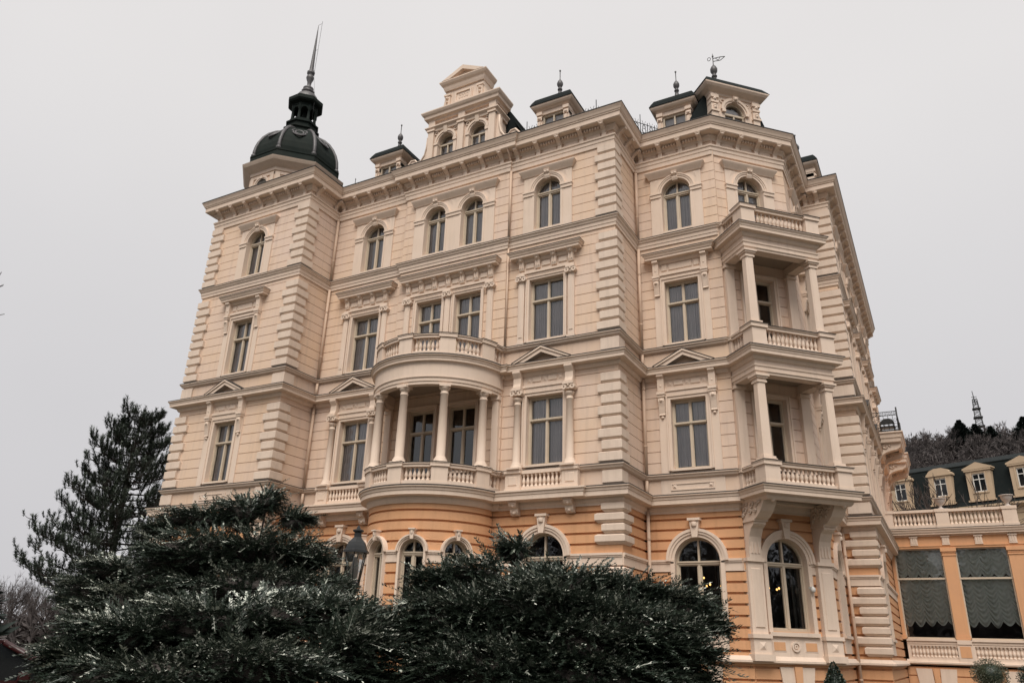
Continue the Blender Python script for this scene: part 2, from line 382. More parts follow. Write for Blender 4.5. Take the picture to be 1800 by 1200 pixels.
# plain rear walls and the flat roof slab
w_up.box(Frame((XL, 0), (0, 1), (-1, 0)), YW + .32, YE, -.32, 0, GZ, T - .15)
w_up.box(Frame((0, YE), (1, 0), (0, 1)), XL + .32, XE - .32, -.32, 0, GZ, T - .15)
hob('upper_wall', w_up, 'cream'); hob('ground_floor_wall', w_gr, 'orange'); hob('round_bay_wall', bow, 'orange')
slab = MB(); hull = [(XL + .1, YE - .1), (XL + .1, YW + .1), (XR - .1, YW + .1), (XR - .1, .1), (-.1, .1), (-.1, AR + .1), (BX, AR + .1), (CX - .1, CY), (CX - .1, YP + .1), (XE - .1, YP + .1), (XE - .1, YE - .1)]
for z0, z1 in ((T - .3, T - .17), (C1 - .35, C1 - .22), (C2 - .3, C2 - .22), (C3 - .4, C3 - .3)):
    n = len(hull); slab.add([(x, y, z0) for x, y in hull] + [(x, y, z1) for x, y in hull], [tuple(range(n)), tuple(range(2 * n - 1, n - 1, -1))])
hob('floor_slab', slab, 'room')
inner = MB()   # partition that closes the rooms behind the fronts
inner.box(W0, -19, -1.5, -4.3, -4.2, GZ, T - .4); inner.box(Frame((2.2, 0), (0, 1), (1, 0)), 8.6, 26, -.1, 0, GZ, T - .4)
inner.box(Frame((-1.5, 4.2), (.643, .766), (.766, -.643)), 0, 5.75, -.1, 0, GZ, T - .4)
hob('inner_partition', inner, 'room')
# ------------------------------------------------------------------ string courses and cornices
def prof(name, pts, m='trim', path=PATH):
    mb = MB(); mb.sweep(path, pts); return hob(name, mb, m)
prof('plinth_moulding', [(-.05, PL + .12), (.05, PL + .12), (.14, PL + .02), (.16, PL), (.16, PL - .06), (.08, PL - .1), (-.05, PL - .1)])
prof('base_cornice', [(-.05, C1 + .03), (.40, C1 + .01), (.425, C1), (.425, C1 - .05), (.38, C1 - .07), (.37, C1 - .15), (.345, C1 - .17), (.345, C1 - .31), (.30, C1 - .33), (.13, C1 - .345), (.12, C1 - .43), (.06, C1 - .5), (.05, C1 - .57), (-.05, C1 - .57)])
prof('first_floor_sill_course', [(-.05, S1 + .02), (.166, S1), (.166, S1 - .05), (.12, S1 - .09), (.10, S1 - .14), (.04, S1 - .18), (-.05, S1 - .18)])
prof('middle_cornice', [(-.05, C2 + .05), (.40, C2), (.40, C2 - .05), (.355, C2 - .08), (.345, C2 - .14), (.33, C2 - .15), (.33, C2 - .25), (.30, C2 - .265), (.12, C2 - .275), (.10, C2 - .36), (.05, C2 - .43), (-.05, C2 - .43)])
prof('second_floor_sill_course', [(-.05, S2L + .02), (.166, S2L), (.166, S2L - .05), (.12, S2L - .09), (.10, S2L - .14), (.04, S2L - .18), (-.05, S2L - .18)])
prof('third_floor_sill_cornice', [(-.05, C3 + .03), (.175, C3), (.175, C3 - .05), (.135, C3 - .08), (.12, C3 - .14), (.08, C3 - .18), (.07, C3 - .30), (.05, C3 - .32), (.045, C3 - .43), (-.05, C3 - .44)])
prof('architrave', [(-.05, A_ + .42), (.13, A_ + .42), (.13, A_ + .35), (.09, A_ + .32), (.085, A_ + .19), (.06, A_ + .17), (.05, A_), (-.05, A_)])
prof('main_cornice', [(-.3, T + .04), (.58, T + .005), (.605, T - .02), (.59, T - .05), (.55, T - .12), (.52, T - .20), (.49, T - .23), (.49, T - .26), (.455, T - .28), (.455, T - .47), (.42, T - .50), (.16, T - .51), (.16, T - .60), (.09, T - .66), (.05, T - .74), (-.3, T - .74)])
prof('gutter_edge', [(-.3, T + .075), (.60, T + .045), (.625, T + .0), (.61, T - .012), (.58, T + .01), (-.3, T + .045)], 'flash')
for z, o in ((C3, .185), (C2, .41), (S2L, .176), (S1, .176), (C1, .435)):
    prof('lead_capping', [(-.04, z + .062 if z in (C2,) else z + .042), (o - .01, z + .014), (o, z - .014), (o - .012, z - .014), (o - .02, z + .004), (-.04, z + .032)], 'flash')
# modillions, dentils and frieze panels under the main cornice
def frieze(F, u0, u1, first=.34, sp=.86, far=1e9):
    den = MB(); n = max(1, round((u1 - u0 - 2 * first) / sp)); step = (u1 - u0 - 2 * first) / n if u1 - u0 > 2 * first else 0
    us = [u0 + first + i * step for i in range(n + 1)] if step else [(u0 + u1) / 2]; rest = MB(); restp = MB()
    for i, u in enumerate(us):
        mod = rest if i > far else MB()
        mod.pwz(F, [(.02, A_ + .42), (.11, A_ + .42), (.10, A_ + .56), (.16, A_ + .66), (.33, A_ + .76), (.43, A_ + .80), (.43, A_ + .90), (.02, A_ + .90)], u - .085, u + .085)
        mod.box(F, u - .11, u + .11, .02, .45, A_ + .86, A_ + .885)
        mod.ball(F(u, .40, A_ + .80), .05, 8)
        if i <= far: hob('cornice_bracket', mod, 'trim')
    den.box(F, u0 + .05, u1 - .05, .02, .10, A_ + .80, A_ + .86)
    for i, (a, b) in enumerate(zip(us, us[1:])):
        k = max(3, int((b - a - .26) / .105))
        for j in range(k):
            c = a + .13 + (b - a - .26) * (j + .5) / k; den.box(F, c - .032, c + .032, .02, .235, A_ + .75, A_ + .855)
        pan = restp if i > far else MB(); pan.bevbox(F, a + .17, b - .17, 0, .035, A_ + .50, A_ + .68, .02)
        if i <= far: hob('frieze_panel', pan, 'trim')
    hob('dentil_band', den, 'trim')
    if rest.v: hob('cornice_brackets', rest, 'trim', kind='stuff'); hob('frieze_panels', restp, 'trim', kind='stuff')
for F, a, b in ((FLW, XL, XR), (FRT1, YW, 0), (FM, XR, CB0), (FC, CB0, CB1), (FM, CB1, 0), (FRT3, 0, AR), (FR, 0, BX), (FD, 0, DL), (FCX, CY, YP), (FS, CX, XE)): frieze(F, a, b)
frieze(FE, YP, YE, far=8)
# impost band of the ground floor
def imp(F, u0, u1, skips):
    iv = [(u0, u1)]
    for c, h in skips:
        nv = []
        for a, b in iv:
            if c - h > a: nv.append((a, min(b, c - h)))
            if c + h < b: nv.append((max(a, c + h), b))
        iv = nv
    for a, b in iv:
        if b - a > .02:
            mb = MB(); mb.box(F, a, b, -.05, .085, IM - .07, IM); mb.box(F, a, b, -.05, .06, IM - .12, IM - .07); mb.box(F, a, b, -.05, .03, IM - .38, IM - .12); hob('impost_band', mb, 'trim')
imp(FLW, XL, XR, [(W_L, .78)]); imp(FRT1, YW, 0, []); imp(FM, XR, -9.3, [(W_ML, .78)]); imp(FM, -4.85, 0, [(W_MR, .78)])
imp(FRT3, 0, AR, []); imp(FR, 0, BX, [(W_R, .78)]); imp(FD, 0, DL, [(W_D, .78)]); imp(FCX, CY, YP, [(W_C, .78)]); imp(FS, CX, XE, []); imp(FE, YP, YE, [(EY[0], .78)])
imp(FB, .3, RB * PI - .3, [(R(a) * RB, .42) for a in BWIN])
# quoins: one part for each corner
def corner(c, dA, nA, dB, nB, A2, B2):
    A3 = [A2[0] * 1.2, A2[1] * 1.06]; B3 = [B2[0] * 1.2, B2[1] * 1.06]
    for z0, z1, p, zr, la, lb, kw in ((S1 + .02, C2 - .40, .395, S1 + .02, A2, B2, {}), (S2L + .05, C3 - .42, .395, S2L + .05, A2, B2, {}), (C3 + .04, A_, .395, C3 + .04, A2, B2, {}),
                                  (IM + .03, 4.45, GP, 4.44 - GP * 20, A3, B3, dict(o=.13, b=.09)), (PL + .15, IM - .4, GP, 4.44 - GP * 20, A3, B3, dict(o=.13, b=.09))):
        q = MB(); quoins(q, c, dA, nA, dB, nB, la, lb, z0, z1, p, zr, **kw); hob('quoin', q, 'stone')
    for z0, z1 in ((C1 + .10, S1 - .2), (C2 + .12, S2L - .2)):
        q = MB(); quoin(q, c, dA, nA, dB, nB, A2[1], B2[1], z0, z1, .07, .05); hob('quoin', q, 'stone')
X1, Xm, Y1, Ym = (1, 0), (-1, 0), (0, 1), (0, -1)
corner((XL, YW), Y1, Xm, X1, Ym, (.7, .55), (.74, .6)); corner((XR, YW), Xm, Ym, Y1, X1, (.74, .6), (.6, .5))
corner((0, 0), Xm, Ym, Y1, X1, (.74, .62), (.62, .5)); corner((XE, YP), Xm, Ym, Y1, X1, (.92, .74), (.6, .48))
corner((XE, YE), Ym, X1, Xm, Y1, (.7, .55), (.7, .55))
# ------------------------------------------------------------------ windows
def curtain(F, u0, u1, z0, z1, w, m, parent, seed=0, gap=.0):
    mb = MB(); rs = random.Random(seed); n = 56; cols = []; ph = rs.random() * 6
    sp = rs.choice([0, 0, .08, .16]); mid = (u0 + u1) / 2 + rs.uniform(-.03, .03)
    for a, b in ((u0, mid - sp / 2), (mid + sp / 2 + .004, u1)):
        vs = []; fs = []; k = rs.uniform(7, 10)
        for i in range(n + 1):
            t = i / n; u = a + (b - a) * t; d = .028 * math.sin(t * k * 2 * PI + ph) + .012 * math.sin(t * k * 4.7 * PI + 2 * ph)
            vs += [F(u, w + d, z0), F(u + .02 * math.sin(i * 1.7), w + d * .5, z1)]
        for i in range(n): fs.append((2 * i, 2 * i + 2, 2 * i + 3, 2 * i + 1))
        mb.add(vs, fs, True)
    hob('curtain', mb, m, parent)
WD = -.20
nwin = [0]
def win_rect(F, uc, zb, zt, w, dark=False):
    f = MB(); h = w / 2; zt_ = zb + (zt - zb) * .655
    f.box(F, uc - h, uc - h + .075, WD - .09, WD + .03, zb, zt); f.box(F, uc + h - .075, uc + h, WD - .09, WD + .03, zb, zt)
    f.box(F, uc - h + .075, uc + h - .075, WD - .09, WD + .028, zt - .085, zt); f.box(F, uc - h + .075, uc + h - .075, WD - .09, WD + .028, zb, zb + .075)
    f.box(F, uc - h + .075, uc + h - .075, WD - .09, WD + .045, zt_ - .045, zt_ + .045); f.box(F, uc - h + .06, uc + h - .06, WD, WD + .075, zt_ - .02, zt_ + .045)
    f.box(F, uc - .042, uc + .042, WD - .09, WD + .035, zb + .075, zt_ - .045); f.box(F, uc - .034, uc + .034, WD - .09, WD + .022, zt_ + .045, zt - .085)
    for a, b, c, d in ((uc - h + .075, uc - .042, zb + .075, zt_ - .045), (uc + .042, uc + h - .075, zb + .075, zt_ - .045), (uc - h + .075, uc - .034, zt_ + .045, zt - .085), (uc + .034, uc + h - .075, zt_ + .045, zt - .085)):
        s = .02; f.box(F, a, a + s, WD - .07, WD - .004, c, d); f.box(F, b - s, b, WD - .07, WD - .004, c, d); f.box(F, a + s, b - s, WD - .07, WD - .006, c, c + s); f.box(F, a + s, b - s, WD - .07, WD - .006, d - s, d)
    o = hob('window', f, 'frame'); p = MB()
    for sgn in (-1, 1):
        for c, d in ((zb + .05, zt_), (zt_, zt - .05)):
            a0, a1 = (uc - h + .05, uc) if sgn < 0 else (uc, uc + h - .05); tl = random.uniform(-.002, .002)
            p.add([F(a0, WD - .05, c), F(a1, WD - .05 + tl, c), F(a1, WD - .05 + tl, d), F(a0, WD - .05, d)], [(0, 1, 2, 3)])
    hob('pane', p, 'glass', o); nwin[0] += 1
    if dark: curtain(F, uc - h, uc - h * .35, zb, zt, WD - .35, 'curtain_dark', o, nwin[0])
    else: curtain(F, uc - h - .02, uc + h + .02, zb - .05, zt + .05, WD - .14, 'curtain', o, nwin[0])
    return o
def win_arch(F, uc, zb, zs, w, cur='curtain', blind=None):
    f = MB(); h = w / 2
    f.box(F, uc - h, uc - h + .07, WD - .09, WD + .03, zb, zs); f.box(F, uc + h - .07, uc + h, WD - .09, WD + .03, zb, zs)
    f.ring(F, uc, zs, h - .07, h, WD - .09, WD + .03); f.box(F, uc - h + .07, uc + h - .07, WD - .09, WD + .028, zb, zb + .075)
    f.box(F, uc - h + .07, uc + h - .07, WD - .09, WD + .045, zs - .10, zs + .0); f.box(F, uc - h + .05, uc + h - .05, WD, WD + .075, zs - .04, zs + .01)
    f.box(F, uc - .042, uc + .042, WD - .09, WD + .035, zb + .075, zs - .10); f.box(F, uc - .03, uc + .03, WD - .09, WD + .022, zs, zs + h - .06)
    for a, b in ((uc - h + .07, uc - .042), (uc + .042, uc + h - .07)):
        s = .035; c, d = zb + .075, zs - .10; f.box(F, a, a + s, WD - .07, WD - .004, c, d); f.box(F, b - s, b, WD - .07, WD - .004, c, d); f.box(F, a + s, b - s, WD - .07, WD - .006, c, c + s); f.box(F, a + s, b - s, WD - .07, WD - .006, d - s, d)
    o = hob('window', f, 'frame'); p = MB()
    p.add([F(uc - h + .05, WD - .05, zb + .05), F(uc + h - .05, WD - .05, zb + .05), F(uc + h - .05, WD - .05, zs), F(uc - h + .05, WD - .05, zs)], [(0, 1, 2, 3)])
    n = 14; p.add([F(uc, WD - .052, zs)] + [F(uc + (h - .05) * math.cos(PI * i / n), WD - .052, zs + (h - .05) * math.sin(PI * i / n)) for i in range(n + 1)], [(0, i + 1, i + 2) for i in range(n)])
    hob('pane', p, 'glass', o); nwin[0] += 1
    if cur == 'dark':
        if w > 1:
            for a, b in ((uc - h, uc - h * .62), (uc + h * .66, uc + h)): curtain(F, a, b, zb, zs + .4, WD - .35, 'curtain_dark', o, nwin[0])
        else: curtain(F, uc - h, uc + h, zb, zs + .3, WD - .35, 'curtain_dark', o, nwin[0])
    elif cur: curtain(F, uc - h - .02, uc + h + .02, zb - .05, zs + h, WD - .14, cur, o, nwin[0])
    return o
def surround(mb, F, uc, zb, zt, w, b=.15):
    h = w / 2
    for s in (-1, 1):
        a, c = sorted((uc + s * h, uc + s * (h + b))); mb.box(F, a, c, -.31, .05, zb - .05, zt + b)
        a, c = sorted((uc + s * (h + b - .045), uc + s * (h + b + .01))); mb.box(F, a, c, -.02, .085, zb - .05, zt + b + .01)
    mb.box(F, uc - h, uc + h, -.31, .048, zt, zt + b); mb.box(F, uc - h - b + .045, uc + h + b - .045, -.02, .083, zt + b - .045, zt + b + .01)
    mb.box(F, uc - h - .04, uc + h + .04, -.31, .09, zb - .07, zb)
def diamond(mb, F, u, z, r, w0, d=.045):
    mb.add([F(u - r, w0, z - r), F(u + r, w0, z - r), F(u + r, w0, z + r), F(u - r, w0, z + r), F(u, w0 + d, z)], [(0, 1, 4), (1, 2, 4), (2, 3, 4), (3, 0, 4)])
def console(mb, F, u, z0, z1, w=.24, out=.30):
    h = w / 2; H = z1 - z0
    mb.pwz(F, [(0, z1), (out, z1), (out, z1 - .07), (out * .72, z1 - .14), (out * .62, z1 - H * .40), (out * .55, z1 - H * .43), (0, z1 - H * .43)], u - h, u + h)
    mb.box(F, u - h - .03, u + h + .03, 0, out * .82, z1 - H * .50, z1 - H * .43); mb.box(F, u - h - .015, u + h + .015, 0, out * .72, z1 - H * .56, z1 - H * .50)
    mb.pwz(F, [(0, z1 - H * .56), (out * .62, z1 - H * .56), (out * .66, z1 - H * .66), (out * .5, z1 - H * .78), (out * .34, z0 + .05), (out * .4, z0), (0, z0)], u - h * .9, u + h * .9)
    mb.ball(F(u, out * .55, z1 - H * .64), .075, 8); mb.ball(F(u, out * .58, z1 - H * .28), .045, 8)
def hood(mb, F, u0, u1, zt, out=.40):
    mb.sweep([F(u0 + .33, 0, 0)[:2], F(u0 + .33, .04, 0)[:2], F(u1 - .33, .04, 0)[:2], F(u1 - .33, 0, 0)[:2]],
             [(-.05, zt + .06), (out - .04, zt), (out - .04, zt - .04), (out - .08, zt - .08), (out - .10, zt - .14), (out - .13, zt - .16), (out - .13, zt - .24), (.10, zt - .26), (.08, zt - .34), (.03, zt - .4), (-.05, zt - .4)])
def hood_cap(mb, F, u0, u1, zt, out=.40):
    mb.sweep([F(u0 + .33, 0, 0)[:2], F(u0 + .33, .04, 0)[:2], F(u1 - .33, .04, 0)[:2], F(u1 - .33, 0, 0)[:2]],
             [(-.04, zt + .085), (out - .04, zt + .022), (out - .025, zt - .008), (out - .038, zt - .008), (out - .045, zt + .008), (-.04, zt + .072)])
def pediment(F, uc, z=C2, half=1.06, rise=.53, out=.385):
    mb = MB(); th = .20
    L = [(uc - half, z + .01), (uc, z + rise), (uc + half, z + .01), (uc + half - .42, z + .01), (uc, z + rise - th), (uc - half + .42, z + .01)]
    for pts in ([L[0], L[1], L[4], L[5]], [L[1], L[2], L[3], L[4]]): mb.puz(F, pts, -.02, out)
    k = .05
    for pts in ([(uc - half - .03, z + .0), (uc, z + rise + .025), (uc, z + rise - k), (uc - half + .08, z + .0)], [(uc, z + rise + .025), (uc + half + .03, z + .0), (uc + half - .08, z + .0), (uc, z + rise - k)]): mb.puz(F, pts, out - .02, out + .045)
    hob('pediment', mb, 'trim')
    t = MB(); t.puz(F, [(uc - half + .3, z + .0), (uc + half - .3, z + .0), (uc, z + rise - .12)], -.02, .12); hob('tympanum', t, 'cream')
    c = MB(); e = .022
    for sg in (-1, 1): c.puz(F, [(uc, z + rise + .028), (uc, z + rise + .028 + e), (uc + sg * (half + .06), z + .004 + e), (uc + sg * (half + .04), z + .004)], -.02, out + .055)
    hob('pediment_capping', c, 'flash')
def entab1(mb, F, uc, hw):
    """architrave and panel frieze above a first floor window"""
    mb.box(F, uc - hw, uc + hw, -.02, .07, ZW1T + .17, ZW1T + .30); mb.box(F, uc - hw, uc + hw, -.02, .11, ZW1T + .30, ZW1T + .39); mb.box(F, uc - hw, uc + hw, -.02, .03, ZW1T + .39, C2 - .40)
    for s in (-.62, 0, .62): diamond(mb, F, uc + s, 8.93, .10, .03)
    for s in (-1, 1): mb.bevbox(F, uc + s * .31 - .18, uc + s * .31 + .18, .02, .065, 8.84, 9.03, .02)
def deco1_console(F, uc):
    ww = WW.get(uc, 1.26); mb = MB(); surround(mb, F, uc, ZW1, ZW1T, ww)
    for s in (-1, 1):
        a, b = sorted((uc + s * .78, uc + s * 1.06)); mb.box(F, a, b, -.02, .045, S1, C2 - .4)
        console(mb, F, uc + s * .92, 7.78, C2 - .26); mb.ball(F(uc + s * .92, .06, 7.7), .06, 8)
    entab1(mb, F, uc, .80); hob('window_surround', mb, 'trim'); pediment(F, uc)
    win_rect(F, uc, ZW1, ZW1T, ww)
def apron_panel(F, uc):
    mb = MB(); mb.box(F, uc - 1.1, uc + 1.1, -.02, .03, C1 + .02, S1 - .18)
    for a, b, c, d in ((-.75, .75, S1 - .36, S1 - .32), (-.75, .75, C1 + .2, C1 + .24), (-.75, -.71, C1 + .24, S1 - .36), (.71, .75, C1 + .24, S1 - .36)): mb.box(F, uc + a, uc + b, .0, .055, c, d)
    for s in (-1, 1): diamond(mb, F, uc + s * .62, (C1 + S1) / 2 - .05, .08, .03)
    hob('apron_panel', mb, 'trim')
def column_prof(r, h):
    return [(r * 1.55, 0), (r * 1.55, .07), (r * 1.4, .075), (r * 1.45, .13), (r * 1.2, .17), (r * 1.15, .2), (r * 1.0, .24), (r * 1.0, h * .35), (r * .86, h - .34), (r * .95, h - .33), (r * .95, h - .30), (r * .86, h - .29), (r * .86, h - .2), (r * 1.0, h - .19), (r * 1.25, h - .1), (r * 1.25, h - .08)]
def ion_cap(mb, F, u, w, z, r):
    mb.box(F, u - r * 1.5, u + r * 1.5, w - r * 1.3, w + r * 1.5, z + .16, z + .24); mb.box(F, u - r * 1.25, u + r * 1.25, w - r, w + r * 1.25, z + .24, z + .30)
    for s in (-1, 1): mb.ring(F, u + s * r * 1.15, z + .07, .03, .095, w - r * .8, w + r * 1.35, 0, 360, 12)
    mb.box(F, u - r * .9, u + r * .9, w - r * .8, w + r * 1.1, z, z + .16); mb.ball(F(u, w + r * 1.15, z + .12), .05, 8)
BAL_PROF = [(.062, 0), (.062, .045), (.042, .06), (.036, .085), (.058, .13), (.066, .17), (.052, .23), (.034, .30), (.03, .335), (.045, .35), (.045, .365), (.056, .385), (.062, .42)]
bm_ = MB(); bm_.lathe((0, 0, 0), BAL_PROF, 10); BAL_ME = mesh_of('baluster', bm_, M['trim'])
nbal = [0]
def baluster(p, parent, h=.42, stuff=None):
    """each baluster is an object until the hundred that show largest are used up"""
    if stuff is not None: stuff.lathe(p, [(r, z * h / .42) for r, z in BAL_PROF], 8); return
    base = Vector((0, 0, 0)); q = parent
    while q is not None: base += q.location; q = q.parent
    o = bpy.data.objects.new('baluster', BAL_ME); COL.objects.link(o); o.parent = parent; o.location = Vector(p) - base; o.scale = (1, 1, h / .42); nbal[0] += 1
def deco1_columns(F, uc):
    ww = WW.get(uc, 1.26); mb = MB(); surround(mb, F, uc, ZW1, ZW1T, ww); entab1(mb, F, uc, .86)
    hob('window_surround', mb, 'trim'); pediment(F, uc, half=1.12)
    for s in (-1, 1):
        u = uc + s * 1.02; c = MB(); c.lathe(F(u, .13, S1 + .05), column_prof(.135, 2.62), 16); ion_cap(c, F, u, .13, 8.36, .135)
        c.box(F, u - .24, u + .24, 0, .4, S1 + .0, S1 + .055)
        c.pwz(F, [(0, 8.66), (.26, 8.66), (.22, 8.8), (.22, 9.0), (.34, C2 - .33), (.34, C2 - .26), (0, C2 - .26)], u - .15, u + .15); hob('half_column', c, 'trim')
        k = MB(); k.pwz(F, [(0, 4.58), (.34, 4.58), (.36, 4.5), (.30, 4.42), (.2, 4.36), (.18, 4.24), (.12, 4.16), (0, 4.14)], u - .15, u + .15); k.box(F, u - .18, u + .18, 0, .38, 4.56, 4.60); k.ball(F(u, .28, 4.45), .07, 8); k.ball(F(u, .17, 4.22), .06, 8); hob('console', k, 'trim')
    b = MB()
    for s in (-1, 1):
        a, c = sorted((uc + s * .78, uc + s * 1.36)); b.box(F, a, c, -.02, .26, C1 + .02, S1 - .13); b.box(F, a - .03, c + .03, -.02, .32, S1 - .13, S1 - .02); b.box(F, a - .02, c + .02, -.02, .29, C1 + .02, C1 + .12); b.bevbox(F, a + .12, c - .12, .2, .285, C1 + .22, S1 - .24, .02)
        b.box(F, a - .04, c + .04, -.02, .34, S1 - .02, S1 + .012)
    b.box(F, uc - .78, uc + .78, -.02, .20, C1 + .02, C1 + .17); b.box(F, uc - .78, uc + .78, -.02, .2, S1 - .15, S1 - .03)
    par = hob('balustrade', b, 'trim')
    for i in range(10): baluster(F(uc - .70 + 1.4 * i / 9, .12, C1 + .165), par, .45)
    c = MB(); c.sweep([F(uc - 1.3, .0, 0)[:2], F(uc - 1.3, .13, 0)[:2], F(uc + 1.3, .13, 0)[:2], F(uc + 1.3, 0, 0)[:2]], [(-.05, C1 + .035), (.40, C1 + .012), (.425, C1 + .004), (.425, C1 - .05), (.38, C1 - .07), (.37, C1 - .15), (.345, C1 - .17), (.345, C1 - .31), (.1, C1 - .33), (-.05, C1 - .335)]); hob('balcony_cornice', c, 'trim')
    win_rect(F, uc, ZW1, ZW1T, ww)
def brackets2(mb, F, us, hw, uc):
    mb.box(F, uc - hw, uc + hw, -.02, .07, ZW2T + .17, ZW2T + .26); mb.box(F, uc - hw, uc + hw, -.02, .12, ZW2T + .26, ZW2T + .34); mb.box(F, uc - hw, uc + hw, -.02, .04, ZW2T + .34, 13.9)
    for u in us:
        mb.pwz(F, [(0, 13.40), (.10, 13.40), (.13, 13.48), (.13, 13.72), (.26, 13.84), (.28, 13.88), (0, 13.88)], u - .105, u + .105); mb.ball(F(u, .2, 13.80), .055, 8)
        for q in (-.05, .05): mb.box(F, u + q - .02, u + q + .02, .1, .15, 13.5, 13.74)
    for a, b in zip(us, us[1:]): mb.bevbox(F, a + .17, b - .17, .02, .085, 13.45, 13.66, .02)
def deco2_simple(F, uc):
    ww = WW.get(uc, 1.28); mb = MB(); surround(mb, F, uc, ZW2, ZW2T, ww)
    for s in (-1, 1):
        a, b = sorted((uc + s * .78, uc + s * 1.04)); mb.box(F, a, b, -.02, .045, S2L, 13.8); console(mb, F, uc + s * .92, 12.42, 13.84, .22, .28)
    mb.box(F, uc - .8, uc + .8, -.02, .07, ZW2T + .17, ZW2T + .26); mb.box(F, uc - .8, uc + .8, -.02, .12, ZW2T + .26, ZW2T + .36); mb.box(F, uc - .8, uc + .8, -.02, .035, ZW2T + .36, 13.8)
    mb.bevbox(F, uc - .45, uc + .45, .02, .07, 13.43, 13.70, .02)
    for s in (-1, 1): mb.bevbox(F, uc + s * .62 - .11, uc + s * .62 + .11, .02, .07, 13.43, 13.70, .02)
    hob('window_surround', mb, 'trim'); h = MB(); hood(h, F, uc - 1.34, uc + 1.34, 14.12); hob('window_hood', h, 'trim')
    h = MB(); hood_cap(h, F, uc - 1.34, uc + 1.34, 14.12); hob('hood_capping', h, 'flash'); win_rect(F, uc, ZW2, ZW2T, ww)
def pil2(mb, F, u):
    mb.box(F, u - .125, u + .125, -.02, .085, S2L + .12, 12.93); mb.box(F, u - .16, u + .16, -.02, .12, S2L, S2L + .12)
    mb.box(F, u - .15, u + .15, -.02, .12, 12.90, 12.94); ion_cap(mb, F, u, .03, 12.94, .12); mb.bevbox(F, u - .08, u + .08, .05, .105, S2L + .3, 12.8, .015)
def deco2_brackets(F, ucs, u0, u1, pil, nb):
    mb = MB(); uc = (u0 + u1) / 2; hw = (u1 - u0) / 2
    for c in ucs: surround(mb, F, c, ZW2, ZW2T, WW.get(c, 1.28), .13)
    for u in pil: pil2(mb, F, u)
    us = [pil[0] + (pil[-1] - pil[0]) * i / (nb - 1) for i in range(nb)]; brackets2(mb, F, us, pil[-1] - uc + .12, uc)
    hob('window_surround', mb, 'trim'); h = MB(); hood(h, F, u0, u1, 14.12); hob('window_hood', h, 'trim'); h = MB(); hood_cap(h, F, u0, u1, 14.12); hob('hood_capping', h, 'flash')
    for c in ucs: win_rect(F, c, ZW2, ZW2T, WW.get(c, 1.28))
def deco3(F, ucs, hw):
    uc = sum(ucs) / len(ucs); mb = MB(); ww = W3.get(ucs[0], 1.14); r = ww / 2
    edges = [uc - hw] + sum([[c - r - .02, c + r + .02] for c in ucs], []) + [uc + hw]
    for a, b in zip(edges[::2], edges[1::2]):
        mb.box(F, a, b, -.02, .06, C3 + .0, ZS3); mb.box(F, a - .03, b + .03, -.02, .13, ZS3 - .02, ZS3 + .05); mb.box(F, a - .01, b + .01, -.02, .10, ZS3 - .16, ZS3 - .02)
    # spandrel panel above the springing, cut to the arches
    zt = 17.60; n = 12
    xs = []
    for c in ucs: xs.append([(c + (r + .02) * math.cos(PI * i / n), ZS3 + (r + .02) * math.sin(PI * i / n)) for i in range(n + 1)][::-1])
    bounds = [uc - hw] + [(a + b) / 2 for a, b in zip(ucs, ucs[1:])] + [uc + hw]
    for arc, a, b in zip(xs, bounds, bounds[1:]):
        for (p, q) in zip(arc, arc[1:]): mb.puz(F, [p, q, (q[0], zt), (p[0], zt)], -.02, .05)
        mb.puz(F, [(a, ZS3), (arc[0][0], ZS3), (arc[0][0], zt), (a, zt)], -.02, .05); mb.puz(F, [(arc[-1][0], ZS3), (b, ZS3), (b, zt), (arc[-1][0], zt)], -.02, .05)
    for c in ucs:
        mb.ring(F, c, ZS3, r, r + .085, -.31, .075); mb.ring(F, c, ZS3, r + .085, r + .17, -.02, .10); mb.ring(F, c, ZS3, r + .15, r + .19, -.02, .125)
        for s in (-1, 1):
            a, b = sorted((c + s * r, c + s * (r + .09))); mb.box(F, a, b, -.31, .075, ZW3 - .1, ZS3)
        mb.pwz(F, [(0, 17.32), (.10, 17.32), (.14, 17.42), (.13, 17.5), (.2, 17.6), (.22, 17.68), (0, 17.68)], c - .11, c + .11); mb.ball(F(c - .06, .17, 17.58), .055, 8); mb.ball(F(c + .06, .17, 17.58), .055, 8)
        mb.box(F, c - r - .02, c + r + .02, -.31, .08, ZW3 - .08, ZW3)
    for c in ucs:
        for s in (-1, 1):
            e = c + s * .86; mb.add([F(e - s * .3, .05, 17.52), F(e, .05, 17.52), F(e, .05, 17.2), F(e - s * .06, .02 + .05, 17.46)], [(0, 1, 3), (1, 2, 3), (2, 0, 3)])
    hob('window_surround', mb, 'trim')
    h = MB(); h.sweep([F(uc - hw, 0, 0)[:2], F(uc - hw, .06, 0)[:2], F(uc + hw, .06, 0)[:2], F(uc + hw, 0, 0)[:2]], [(-.05, 17.90), (.18, 17.85), (.18, 17.82), (.15, 17.76), (.10, 17.68), (.06, 17.62), (.03, 17.57), (-.05, 17.56)])
    hob('window_hood', h, 'trim')
    for c in ucs: win_arch(F, c, ZW3, ZS3, ww)
